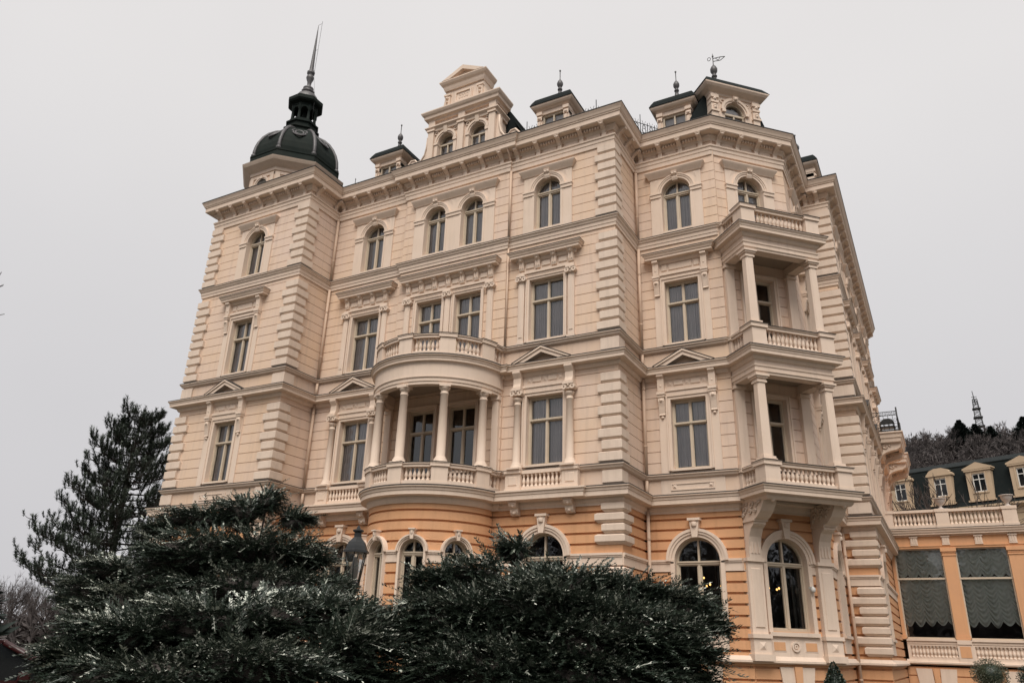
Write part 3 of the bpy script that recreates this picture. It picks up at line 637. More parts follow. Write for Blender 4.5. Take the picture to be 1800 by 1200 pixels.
def deco0(F, uc, w=GW, sill=True, cur='dark'):
    mb = MB(); h = w / 2; k = w / 1.5; zs = 2.80
    mb.ring(F, uc, zs, h, h + .10 * k, -.33, .06, seg=22); mb.ring(F, uc, zs, h + .10 * k, h + .20 * k, -.05, .10, seg=22); mb.ring(F, uc, zs, h + .18 * k, h + .27 * k, -.05, .13, seg=22)
    for s in (-1, 1):
        a, b = sorted((uc + s * h, uc + s * (h + .14 * k))); mb.box(F, a, b, -.33, .06, .55, zs)
    zt = zs + h
    mb.puz(F, [(uc - .09 * k, zt - .02), (uc + .09 * k, zt - .02), (uc + .16 * k, zt + .52 * k), (uc - .16 * k, zt + .52 * k)], -.05, .19)
    mb.box(F, uc - .21 * k, uc + .21 * k, -.05, .24, zt + .52 * k, zt + .60 * k); mb.lathe(F(uc, .17, zt + .40 * k), [(.09 * k, -.07), (.11 * k, 0), (.09 * k, .07)], 8)
    if sill: mb.box(F, uc - h - .18, uc + h + .18, -.33, .12, .62, .72); mb.box(F, uc - h - .1, uc + h + .1, -.05, .04, .15, .62)
    hob('arch_surround', mb, 'trim'); return win_arch(F, uc, .72, zs, w, cur)
for F, c in ((FLW, W_L), (FR, W_R), (FCX, W_C)): deco1_console(F, c); deco2_simple(F, c); deco3(F, [c], 1.02); deco0(F, c); apron_panel(F, c)
for F, c in ((FM, W_ML), (FM, W_MR)): deco1_columns(F, c); deco2_brackets(F, [c], c - 1.5, c + 1.5, (c - 1.03, c + 1.03), 4); deco3(F, [c], 1.05); deco0(F, c)
deco2_brackets(FC, CW, -9.42, -4.74, (-9.05, -7.085, -5.12), 7); deco3(FC, list(CW), 1.98)
def plain_door(F, c, zb, zt, w=1.2):
    mb = MB(); surround(mb, F, c, zb, zt, w, .13); hob('window_surround', mb, 'trim'); win_rect(F, c, zb, zt, w, True)
for c in CW: plain_door(FC, c, ZW1, ZW1T, 1.22)
plain_door(FD, W_D, ZW1, ZW1T, 1.26); plain_door(FD, W_D, ZW2, ZW2T, 1.28); deco3(FD, [W_D], 1.05); deco0(FD, W_D, sill=False)
for y in EY:
    deco1_console(FE, y) if y in EY[2:] else deco1_columns(FE, y) if False else deco1_console(FE, y)
    deco2_brackets(FE, [y], y - 1.4, y + 1.4, (y - 1.0, y + 1.0), 4); deco3(FE, [y], 1.05)
deco0(FE, EY[0])
# ------------------------------------------------------------------ round bay: arches, loggia, balconies
for a in BWIN: deco0(FB.flat(a), 0, .80, cur='dark')
CANG = (20, 55, 90, 125, 160)
def arc_path(r, n=36, a0=0, a1=180): return [(BC[0] - r * math.cos(R(a0 + (a1 - a0) * i / n)), BC[1] - r * math.sin(R(a0 + (a1 - a0) * i / n))) for i in range(n + 1)]
def arcp(r, pts, name, m='trim'):
    mb = MB(); mb.sweep(arc_path(r), pts); return hob(name, mb, m)
arcp(RB, [(-.05, C1 + .02), (.42, C1 + .0), (.42, C1 - .06), (.37, C1 - .08), (.36, C1 - .16), (.33, C1 - .18), (.33, C1 - .31), (.12, C1 - .34), (.11, C1 - .44), (.05, C1 - .55), (-.05, C1 - .56)], 'round_bay_cornice')
arcp(RB, [(-.05, C1 + .034), (.43, C1 + .014), (.438, C1 - .016), (.425, C1 - .016), (.42, C1 + .004), (-.05, C1 + .024)], 'lead_capping', 'flash')
arcp(RB, [(-.05, PL + .12), (.05, PL + .12), (.15, PL), (.15, PL - .06), (-.05, PL - .1)], 'plinth_moulding')
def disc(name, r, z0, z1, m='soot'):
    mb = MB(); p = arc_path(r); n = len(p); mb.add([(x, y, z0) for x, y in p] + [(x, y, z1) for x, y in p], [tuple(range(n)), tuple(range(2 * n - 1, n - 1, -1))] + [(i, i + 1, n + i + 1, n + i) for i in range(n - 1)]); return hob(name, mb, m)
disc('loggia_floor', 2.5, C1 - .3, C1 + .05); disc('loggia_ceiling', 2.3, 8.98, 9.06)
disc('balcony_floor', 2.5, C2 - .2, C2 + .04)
arcp(2.3, [(0, 9.28), (.31, 9.28), (.31, 8.74), (.33, 8.74), (.33, 8.70), (.29, 8.68), (.29, 8.56), (.26, 8.54), (.26, 8.45), (0, 8.45), (-.06, 8.6), (-.06, 9.0)], 'loggia_entablature')
arcp(2.3, [(-.05, C2 + .04), (.50, C2), (.50, C2 - .05), (.45, C2 - .08), (.44, C2 - .14), (.42, C2 - .15), (.42, C2 - .23), (.33, C2 - .25), (.31, C2 - .33), (-.05, C2 - .33)], 'loggia_cornice')
arcp(2.3, [(-.05, C2 + .055), (.51, C2 + .014), (.517, C2 - .015), (.505, C2 - .015), (.50, C2 + .004), (-.05, C2 + .045)], 'lead_capping', 'flash')
def ring_balustrade(z0, z1, nb=6):
    F = Arc(BC, 2.47); b = MB()
    for a in CANG:
        u = R(a) * 2.47; b.box(F, u - .26, u + .26, -.17, .17, z0 + .02, z1 - .13); b.box(F, u - .28, u + .28, -.19, .19, z0 + .02, z0 + .12); b.box(F, u - .30, u + .30, -.21, .22, z1 - .13, z1 - .025)
        b.box(F, u - .31, u + .31, -.22, .235, z1 - .025, z1 + .012)
    L = 2.47 * PI
    b.box(F, 0, L, -.13, .13, z0 + .02, z0 + .17); b.box(F, 0, L, -.13, .14, z1 - .15, z1 - .05); b.box(F, 0, L, -.15, .18, z1 - .05, z1 - .012)
    par = hob('balustrade', b, 'trim'); q = MB(); q.box(F, 0, L, -.155, .19, z1 - .012, z1 + .004)
    for a in CANG: u = R(a) * 2.47; q.box(F, u - .32, u + .32, -.23, .25, z1 + .008, z1 + .026)
    hob('rail_capping', q, 'flash', par)
    for a, c in list(zip(CANG, CANG[1:])):
        for i in range(nb):
            t = a + 6.9 + (c - a - 13.8) * (i + .5) / nb; baluster(F(R(t) * 2.47, 0, z0 + .165), par, z1 - z0 - .31)
    for t in (3, 9, 171, 177): baluster(F(R(t) * 2.47, 0, z0 + .165), par, z1 - z0 - .31)
ring_balustrade(C1, S1); ring_balustrade(C2, S2L)
for a in CANG:
    F = Arc(BC, 2.44); c = MB(); p = F(R(a) * 2.44, 0, S1 + .012); c.lathe(p, column_prof(.155, 2.76), 18)
    fl = F.flat(a); c.box(fl, -.20, .20, -.2, .2, S1 + 2.69, S1 + 2.775); c.box(fl, -.23, .23, -.23, .23, S1 + .012, S1 + .07); hob('column', c, 'trim')
for u in (-9.48, -4.66):
    c = MB(); c.box(FC, u - .13, u + .13, -.02, .13, S1, 8.45); c.box(FC, u - .17, u + .17, -.02, .17, 8.3, 8.45); hob('pilaster', c, 'trim')
# ------------------------------------------------------------------ stacked balconies on the chamfered corner
def corner_path(o): return [FD(.12 - o, -.3, 0)[:2], FD(.12 - o, 1.45 + o, 0)[:2], FD(3.13 + o, 1.45 + o, 0)[:2], FD(3.13 + o, -.3, 0)[:2]]
def csweep(name, pts, m='trim'):
    mb = MB(); mb.sweep(corner_path(0), pts); return hob(name, mb, m)
def corner_balcony(zc, zr, stuff, floor=True):
    csweep('balcony_cornice', [(-.05, zc + .03), (.33, zc), (.33, zc - .05), (.29, zc - .08), (.28, zc - .14), (.26, zc - .16), (.26, zc - .26), (.10, zc - .28), (.08, zc - .36), (.03, zc - .42), (-.05, zc - .42)])
    csweep('lead_capping', [(-.05, zc + .046), (.34, zc + .014), (.347, zc - .015), (.335, zc - .015), (.33, zc + .004), (-.05, zc + .036)], 'flash')
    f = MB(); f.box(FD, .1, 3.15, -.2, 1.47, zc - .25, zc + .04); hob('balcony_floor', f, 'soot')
    b = MB(); st = MB() if stuff else None
    def rail(F, u0, u1):
        b.box(F, u0, u1, -.12, .12, zc + .04, zc + .17); b.box(F, u0, u1, -.12, .13, zr - .15, zr - .05); b.box(F, u0, u1, -.15, .17, zr - .05, zr - .012)
    def ped(u0, u1, w0, w1):
        b.box(FD, u0, u1, w0, w1, zc + .04, zr - .13); b.box(FD, u0 - .02, u1 + .02, w0 - .02, w1 + .02, zc + .04, zc + .14); b.box(FD, u0 - .05, u1 + .05, w0 - .05, w1 + .05, zr - .13, zr - .025); b.box(FD, u0 - .06, u1 + .06, w0 - .06, w1 + .06, zr - .025, zr + .012)
    ped(.02, .56, 1.08, 1.62); ped(2.69, 3.23, 1.08, 1.62); ped(.08, .42, -.02, .24); ped(2.83, 3.17, -.02, .24)
    Ff = Frame(FD(0, 1.42, 0)[:2], FD.t, FD.n); rail(Ff, .56, 2.69)
    Fl = Frame(FD(.22, 0, 0)[:2], FD.n, (-FD.t[0], -FD.t[1])); rail(Fl, .24, 1.08); Fr = Frame(FD(3.03, 0, 0)[:2], FD.n, FD.t); rail(Fr, .24, 1.08)
    par = hob('balustrade', b, 'trim'); h = zr - zc - .31; q = MB()
    q.box(FD, .5, 2.75, 1.24, 1.615, zr - .012, zr + .004)
    for u0, u1 in ((.02, .56), (2.69, 3.23)): q.box(FD, u0 - .07, u1 + .07, 1.0, 1.70, zr + .008, zr + .026)
    for u0, u1 in ((.08, .36), (2.89, 3.17)): q.box(FD, u0 - .03, u1 + .03, .0, 1.1, zr - .013, zr + .005)
    hob('rail_capping', q, 'flash', par)
    for i in range(13): baluster(Ff(.64 + 1.97 * i / 12, 0, zc + .165), par, h, st)
    for F in (Fl, Fr):
        for i in range(5): baluster(F(.33 + .66 * i / 4, 0, zc + .165), par, h, st)
    if stuff: obj('balusters', st, M['trim'], par, kind='stuff')
corner_balcony(C1, S1, False); corner_balcony(C2, S2L, False); corner_balcony(C3 - .8, C3, True)
def corner_loggia(zr, zt, zc):
    for k, (u, w) in enumerate(((.33, 1.28), (2.92, 1.28))):
        c = MB(); z0 = zr + .012; h = .165
        c.box(FD, u - .25, u + .25, w - .25, w + .25, z0, z0 + .09); c.box(FD, u - .22, u + .22, w - .22, w + .22, z0 + .09, z0 + .17)
        vs = []; 
        for z, q in ((z0 + .17, h), (zt - .24, h * .9)):
            e = .045; vs += [FD(u + x * q, w + y * q, z) for x, y in ((-1 + e * 6, -1), (1 - e * 6, -1), (1, -1 + e * 6), (1, 1 - e * 6), (1 - e * 6, 1), (-1 + e * 6, 1), (-1, 1 - e * 6), (-1, -1 + e * 6))]
        c.add(vs, [(i, (i + 1) % 8, 8 + (i + 1) % 8, 8 + i) for i in range(8)])
        c.box(FD, u - .18, u + .18, w - .18, w + .18, zt - .26, zt - .2); c.box(FD, u - .16, u + .16, w - .16, w + .16, zt - .2, zt - .12); c.box(FD, u - .21, u + .21, w - .21, w + .21, zt - .12, zt - .06); c.box(FD, u - .25, u + .25, w - .25, w + .25, zt - .06, zt + .004); hob('pillar', c, 'trim')
    for u in (.33, 2.92):
        c = MB(); c.box(FD, u - .17, u + .17, -.02, .16, zr, zt); c.box(FD, u - .21, u + .21, -.02, .2, zr, zr + .17); c.box(FD, u - .22, u + .22, -.02, .21, zt - .12, zt); hob('pilaster', c, 'trim')
    e = MB()
    for (a, b, c_, d) in ((.12, 3.13, 1.10, 1.45), (.12, .5, -.2, 1.10), (2.75, 3.13, -.2, 1.10)): e.box(FD, a, b, c_, d, zt + .03, zc - .3)
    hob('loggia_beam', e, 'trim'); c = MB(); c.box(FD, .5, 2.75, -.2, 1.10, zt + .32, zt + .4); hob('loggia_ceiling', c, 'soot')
    csweep('loggia_architrave', [(-.02, zt + .34), (.05, zt + .34), (.05, zt + .29), (.02, zt + .26), (.02, zt + .16), (.04, zt + .15), (.04, zt + .12), (.01, zt + .10), (-.02, zt + .02)])
corner_loggia(S1, 8.58, C2); corner_loggia(S2L, 13.22, C3 - .8)
# carved brackets and pilasters below the lowest balcony
def lower_bracket(u):
    p = MB(); p.box(FD, u - .27, u + .27, -.02, .17, .62, IM - .1); p.box(FD, u - .34, u + .34, -.02, .27, .50, .62); p.box(FD, u - .30, u + .30, -.02, .22, -.0, .50); p.box(FD, u - .36, u + .36, -.02, .30, PL - .02, .05)
    p.bevbox(FD, u - .17, u + .17, .1, .20, .8, IM - .3, .02); diamond(p, FD, u, .28, .12, .22, .05)
    p.box(FD, u - .31, u + .31, -.02, .24, IM - .1, IM + .01); hob('pilaster', p, 'trim')
    b = MB(); b.pwz(FD, [(-.02, IM + .01), (.24, IM + .01), (.25, 3.2), (.31, 3.5), (.44, 3.74), (.62, 3.86), (.62, 3.98), (-.02, 3.98)], u - .22, u + .22)
    b.pwz(FD, [(-.02, 3.98), (.70, 3.98), (.86, 4.05), (1.06, 4.2), (1.2, 4.38), (1.28, 4.52), (1.42, 4.56), (1.42, C1 - .27), (-.02, C1 - .27)], u - .235, u + .235)
    b.box(FD, u - .26, u + .26, -.02, .68, 3.94, 4.0)
    for q in (-.12, 0, .12): b.ball(FD(u + q, .55, 3.84), .04, 8); b.box(FD, u + q - .025, u + q + .025, .22, .28, 3.0, 3.45)
    for s in (-1, 1):    # acanthus scrolls in relief on both cheeks
        for (w, z, r) in ((.25, 4.3, .13), (.52, 4.22, .10), (.62, 4.42, .12), (.9, 4.43, .1), (.35, 4.5, .08), (.12, 4.15, .08), (.8, 4.22, .07), (1.08, 4.5, .08), (.2, 4.5, .06)):
            b.tube([FD(u + s * .255, w + r * (1 - t * .09) * math.cos(t * .9), z + r * (1 - t * .09) * math.sin(t * .9)) for t in range(0, 9)], .034, 5)
    for s in (-1, 1): b.tube([FD(u + s * .12 + .08 * math.cos(t * .8) * (1 - t * .08), 1.43, 4.62 + .05 * math.sin(t * .8)) for t in range(8)], .025, 5)
    b.ball(FD(u, 1.42, 4.5), .08, 8); hob('carved_bracket', b, 'trim')
lower_bracket(.33); lower_bracket(2.92)
ap = MB(); ap.box(FD, .62, 2.6, -.02, .05, PL + .1, .62); ap.box(FD, .7, 2.5, -.33, .14, .58, .70)
for a, b in ((.78, 1.28), (1.92, 2.42)): ap.bevbox(FD, a, b, .03, .06, .12, .46, .02)
hob('apron', ap, 'trim')
for a, b in ((.83, 1.23), (1.97, 2.37)): ap = MB(); ap.box(FD, a, b, .05, .068, .17, .41); hob('apron_panel', ap, 'orange')
ap = MB(); ap.ring(FD, 1.6, .29, .1, .15, .04, .10, 0, 360, 20); ap.ring(FD, 1.6, .29, .03, .065, .04, .09, 0, 360, 16); hob('rosette', ap, 'trim')
cam_ = MB(); cam_.lathe(FD(2.38, .16, 2.0), [(.01, -.09), (.05, -.075), (.075, -.03), (.08, .03), (.06, .07)], 12); cam_.box(FD, 2.34, 2.42, 0, .16, 2.03, 2.10); hob('security_camera', cam_, 'white')
# basement voussoirs
for F, uc in ((FD, 1.6), (FR, 1.7)):
    for s in (-1, 1): bv = MB(); bv.puz(F, [(uc + s * .10, -.3), (uc + s * .62, -.3), (uc + s * .5, -1.1), (uc + s * .14, -1.1)], -.02, .05); hob('basement_voussoir', bv, 'trim')
    bk = MB(); bk.puz(F, [(uc - .14, -.28), (uc + .14, -.28), (uc + .09, -1.15), (uc - .09, -1.15)], -.02, .1); hob('basement_keystone', bk, 'orange')
# downpipes
def downpipe(x, y, z0, z1):
    d = MB(); d.tube([(x, y, z0), (x, y, z1)], .06, 8)
    for z in np.arange(z0 + 1, z1, 2.1): d.lathe((x, y, z), [(.075, 0), (.075, .05)], 8)
    hob('downpipe', d, 'pipe')
def pipe_run(x, y, ex, ey):
    for z0, z1 in ((GZ, C1 - .36), (C1 + .02, S1 - .19), (S1 + .01, C2 - .3), (C2 + .04, S2L - .19), (S2L + .01, C3 - .4), (C3 + .02, A_)): downpipe(x, y, z0, z1)
pipe_run(XR + .12, -.12, 1, 1); pipe_run(.12, AR - .12, 1, 1); pipe_run(CX + .13, YP - .13, 1, 1)
gp = MB(); x = CB1 + .06; gp.tube([(x, -.5, A_ + .92), (x, -.3, A_ + .7), (x, -.2, A_ + .5), (x, -.12, A_ + .3)], .045, 6); gp.tube([(x, -.09, A_), (x, -.09, C3 + .05)], .05, 8); gp.tube([(x, -.09, C3 - .45), (x, -.09, S2L + .05)], .04, 8); hob('downpipe', gp, 'pipe')
# ------------------------------------------------------------------ roof, dormers, gable, dome
def roof_main():
    base = [(-18.0, 1.6), (-1.0, 1.6), (5.0, 9.4), (5.0, 25.5), (-18.0, 25.5)]
    def inset(p, d):
        out = []; n = len(p)
        for i in range(n):
            a, b, c = Vector(p[i - 1]), Vector(p[i]), Vector(p[(i + 1) % n]); e1 = (b - a).normalized(); e2 = (c - b).normalized()
            n1 = Vector((-e1.y, e1.x)); n2 = Vector((-e2.y, e2.x)); m = (n1 + n2) / (1 + n1.dot(n2)); out.append(tuple(b + m * d))
        return out
    m = MB(); top = inset(base, 3.7); n = 5
    m.add([(x, y, T - .02) for x, y in base] + [(x, y, T + 4.5) for x, y in top], [(i, (i + 1) % n, n + (i + 1) % n, n + i) for i in range(n)] + [tuple(range(n, 2 * n))])
    r = hob('roof', m, 'slate')
    cr = MB()
    for i in (0, 1, 2):
        a, b = Vector((*top[i], T + 4.5)), Vector((*top[(i + 1) % n], T + 4.5)); L = (b - a).length; k = int(L / .42)
        for z in (.08, .62): cr.tube([a + Vector((0, 0, z)), b + Vector((0, 0, z))], .022, 4, False)
        for j in range(k + 1):
            p = a.lerp(b, j / k); big = j % 3 == 0; cr.tube([p, p + Vector((0, 0, 1.15 if big else .75))], .02, 4, False)
            if j < k:
                q = a.lerp(b, (j + .5) / k); d = (b - a).normalized()
                for c, rr in ((.24, .13), (.46, .11)): cr.tube([q + d * rr * math.cos(t * .7) + Vector((0, 0, c + rr * math.sin(t * .7))) for t in range(10)], .014, 4, False)
                for sg in (-1, 1): cr.tube([q, q + d * sg * .1 + Vector((0, 0, .25)), q + d * sg * .02 + Vector((0, 0, .6)), q + d * sg * .1 + Vector((0, 0, .82))], .012, 4, False)
    hob('roof_crest', cr, 'iron', r)
roof_main()
def finial(c, h, parent, k=1.0, vane=False):
    f = MB(); f.lathe(c, [(r_ * .8 * k, z_ * 1.2 * k) for r_, z_ in ((.30, -.1), (.20, .12), (.12, .36), (.08, .52), (.13, .54), (.13, .58), (.06, .62), (.11, .68), (.165, .76), (.17, .84), (.12, .93), (.05, .99), (.025, 1.04))] + [ (.018, h - .08), (.04, h - .05), (.04, h), (.005, h + .03)], 12)
    if vane:
        f.tube([(c[0], c[1], c[2] + h), (c[0], c[1], c[2] + h + .12)], .015, 5)
        z = c[2] + h - .14
        f.tube([(c[0], c[1], z), (c[0] + .32, c[1] + .06, z + .02), (c[0] + .5, c[1] + .1, z)], .018, 5); f.tube([(c[0], c[1], z - .16), (c[0] + .3, c[1] + .06, z - .16), (c[0] + .5, c[1] + .1, z)], .018, 5)
        f.tube([(c[0] + .1, c[1] + .02, z), (c[0] + .22, c[1] + .04, z - .14), (c[0] + .3, c[1] + .06, z)], .016, 5)
        f.tube([(c[0] - .16 + .07 * math.cos(t), c[1] - .03, z + .0 + .09 * math.sin(t)) for t in np.linspace(0, 6.3, 10)], .014, 5)
    hob('finial', f, 'lead', parent)
def dormer(F, uc, wf=-.4, hw=.72, z0=T - .1, ze=21.1, rise=.58, fin=1.72):
    b = MB()
    for s in (-1, 1):
        a, c = sorted((uc + s * (hw - .22), uc + s * hw)); b.box(F, a, c, wf - .4, wf + .02, z0, ze); b.box(F, a - .02, c + .02, wf - .3, wf + .10, ze - .25, ze - .1); b.box(F, a, c, wf - .3, wf + .07, ze - .5, ze - .32); b.ball(F((a + c) / 2, wf + .06, ze - .42), .08, 8)
        b.pwz(F, [(wf, z0), (wf + .06, z0 + .3), (wf + .1, ze - .6), (wf, ze - .5)], (a + c) / 2 - .06, (a + c) / 2 + .06)
        a, c = sorted((uc + s * (hw - .12), uc + s * (hw - .02))); b.box(F, a, c, wf - 2.6, wf - .4, z0, ze)
    b.box(F, uc - hw + .22, uc + hw - .22, wf - .4, wf, ze - .22, ze); b.box(F, uc - hw + .22, uc + hw - .22, wf - .4, wf + .03, z0, z0 + .75)
    p = F(uc - hw, wf, 0)[:2]; q = F(uc + hw, wf, 0)[:2]
    b.sweep([F(uc - hw, wf - 2.4, 0)[:2], p, q, F(uc + hw, wf - 2.4, 0)[:2]], [(-.1, ze + .24), (.24, ze + .20), (.22, ze + .13), (.16, ze + .06), (.07, ze + .02), (.03, ze - .02), (-.1, ze - .02)])
    d = hob('dormer', b, 'trim')
    r = MB(); lv = [(0, .26), (.10, .26 + .0), (.30, .08 + .26), (.55, -.0 + .3)]
    e = .27; w0, w1 = wf - 2.2, wf + e; h = hw + e
    rows = []
    for k, z in ((1.0, ze + .21), (.93, ze + .21 + rise * .30), (.82, ze + .21 + rise * .66), (.60, ze + .21 + rise * .88), (.16, ze + .21 + rise)):
        rows.append([F(uc - h * k, w1 - (1 - k) * h, z), F(uc + h * k, w1 - (1 - k) * h, z), F(uc + h * k, w0 - .6, z), F(uc - h * k, w0 - .6, z)])
    vs = [v for rr in rows for v in rr]; r.add(vs, [(j * 4 + i, j * 4 + (i + 1) % 4, j * 4 + 4 + (i + 1) % 4, j * 4 + 4 + i) for j in range(4) for i in range(4)] + [(16, 17, 18, 19)]); hob('roof', r, 'slate', d)
    if fin: finial(F(uc, wf - .65, ze + .2 + rise - .02), fin, d)
    f = MB(); a, c = uc - hw + .22, uc + hw - .22; zt = ze - .22; zb = z0 + .75
    f.box(F, a, a + .07, wf - .2, wf - .08, zb, zt); f.box(F, c - .07, c, wf - .2, wf - .08, zb, zt); f.box(F, a + .07, c - .07, wf - .2, wf - .08, zt - .08, zt); f.box(F, a + .07, c - .07, wf - .2, wf - .08, zb, zb + .07); f.box(F, uc - .035, uc + .035, wf - .2, wf - .08, zb + .07, zt - .08); hob('window', f, 'frame', d)
    g = MB(); g.add([F(a, wf - .15, zb), F(c, wf - .15, zb), F(c, wf - .15, zt), F(a, wf - .15, zt)], [(0, 1, 2, 3)]); hob('pane', g, 'glass', d)
    g = MB(); g.add([F(a, wf - .24, zb), F(c, wf - .24, zb), F(c, wf - .24, zt), F(a, wf - .24, zt)], [(0, 1, 2, 3)]); hob('curtain', g, 'curtain', d)
    g = MB(); g.add([F(uc - hw + .1, wf - .7, z0), F(uc + hw - .1, wf - .7, z0), F(uc + hw - .1, wf - .7, ze), F(uc - hw + .1, wf - .7, ze)], [(0, 1, 2, 3)]); hob('back_panel', g, 'room', d)
dormer(FM, -11.33); dormer(FM, -2.78); dormer(FR, 1.70)
dormer(FE, 10.2); dormer(FE, 14.2); dormer(FE, 19.2)
def dormer_big(F, uc):
    wf = -.3; hw = 1.12; z0 = T - .1; ze = 21.45; b = MB(); r = .46; zs = 20.72
    wall(b, Frame(F(0, wf, 0)[:2], F.t, F.n), uc - hw + .25, uc + hw - .25, z0, ze, [arch_op(uc, .92, T + .2, zs, .03)], 5, .0, .0, depth=.3)
    Fw = Frame(F(0, wf, 0)[:2], F.t, F.n)
    b.ring(Fw, uc, zs, r, r + .08, -.28, .05); b.ring(Fw, uc, zs, r + .08, r + .2, 0, .09)
    for s in (-1, 1):
        a, c = sorted((uc + s * (hw - .3), uc + s * hw)); b.box(Fw, a, c, -2.2, .09, z0, ze); b.box(Fw, a - .03, c + .03, -.2, .15, ze - .28, ze - .12); b.box(Fw, a - .02, c + .02, -.2, .13, ze - .52, ze - .42); b.box(Fw, a - .04, c + .04, -.2, .14, ze - .95, ze - .86)
        for z in (ze - .34, ze - .68, ze - .78): b.ball(Fw((a + c) / 2, .1, z), .085, 8)
        a, c = sorted((uc + s * r, uc + s * (r + .16))); b.box(Fw, a, c, -.28, .10, zs - .12, zs)
        b.tube([Fw(uc + s * (.55 + .1 * math.cos(t)), .03, zs + .42 + .09 * math.sin(t)) for t in np.linspace(0, 6.3, 10)], .03, 5)
    b.pwz(Fw, [(0, zs + r), (.12, zs + r), (.2, ze - .05), (0, ze - .05)], uc - .12, uc + .12); b.ball(Fw(uc, .14, ze - .16), .09, 8)
    b.sweep([Fw(uc - hw, -2.2, 0)[:2], Fw(uc - hw, .02, 0)[:2], Fw(uc + hw, .02, 0)[:2], Fw(uc + hw, -2.2, 0)[:2]], [(-.2, ze + .34), (.36, ze + .30), (.35, ze + .24), (.28, ze + .15), (.14, ze + .06), (.06, ze + .02), (.02, ze - .06), (-.2, ze - .06)])
    d = hob('corner_dormer', b, 'trim'); m = MB(); rows = []; h = hw + .40
    for k, z in ((1.0, ze + .31), (.96, ze + .42), (.86, ze + .66), (.72, ze + .88), (.30, ze + 1.05)):
        rows.append([Fw(uc - h * k, .38 - (1 - k) * h, z), Fw(uc + h * k, .38 - (1 - k) * h, z), Fw(uc + h * k, -2.6, z), Fw(uc - h * k, -2.6, z)])
    vs = [v for rr in rows for v in rr]; m.add(vs, [(j * 4 + i, j * 4 + (i + 1) % 4, j * 4 + 4 + (i + 1) % 4, j * 4 + 4 + i) for j in range(4) for i in range(4)] + [(16, 17, 18, 19)])
    # steep slate skirt spreading from the dormer's cheeks to the gutter
    for s in (-1, 1): m.add([Fw(uc + s * hw, -.25, ze + .28), Fw(uc + s * hw, -2.4, ze + .28), Fw(uc + s * (hw + 1.15), -2.4, z0), Fw(uc + s * (hw + 1.15), -.45, z0), Fw(uc + s * hw, -.25, z0)], [(0, 1, 2, 3), (0, 3, 4)])
    hob('roof', m, 'slate', d); finial(Fw(uc - .25, -.85, ze + 1.0), 1.9, d, 1.15, True)
    f = MB(); f.ring(Fw, uc, zs, r - .06, r, -.2, -.08); f.box(Fw, uc - r, uc + r, -.2, -.08, zs - .14, zs - .05); f.box(Fw, uc - .03, uc + .03, -.2, -.09, T, zs - .14); f.box(Fw, uc - r, uc - r + .06, -.2, -.09, T, zs - .14); f.box(Fw, uc + r - .06, uc + r, -.2, -.09, T, zs - .14); hob('window', f, 'frame', d)
    g = MB(); n = 14; g.add([Fw(uc + (r - .03) * math.cos(PI * i / n), -.14, zs + (r - .03) * math.sin(PI * i / n)) for i in range(n + 1)] + [Fw(uc - r, -.14, T), Fw(uc + r, -.14, T)], [tuple(range(n + 3))]); hob('pane', g, 'glass', d)
    g = MB(); g.add([Fw(uc - r, -.22, T), Fw(uc + r, -.22, T), Fw(uc + r, -.22, zs + .22), Fw(uc - r, -.22, zs + .3)], [(0, 1, 2, 3)]); hob('curtain', g, 'curtain', d)
    g = MB(); g.add([Fw(uc - hw + .1, -.7, z0), Fw(uc + hw - .1, -.7, z0), Fw(uc + hw - .1, -.7, ze), Fw(uc - hw + .1, -.7, ze)], [(0, 1, 2, 3)]); hob('back_panel', g, 'room', d)
dormer_big(FD, 1.5)
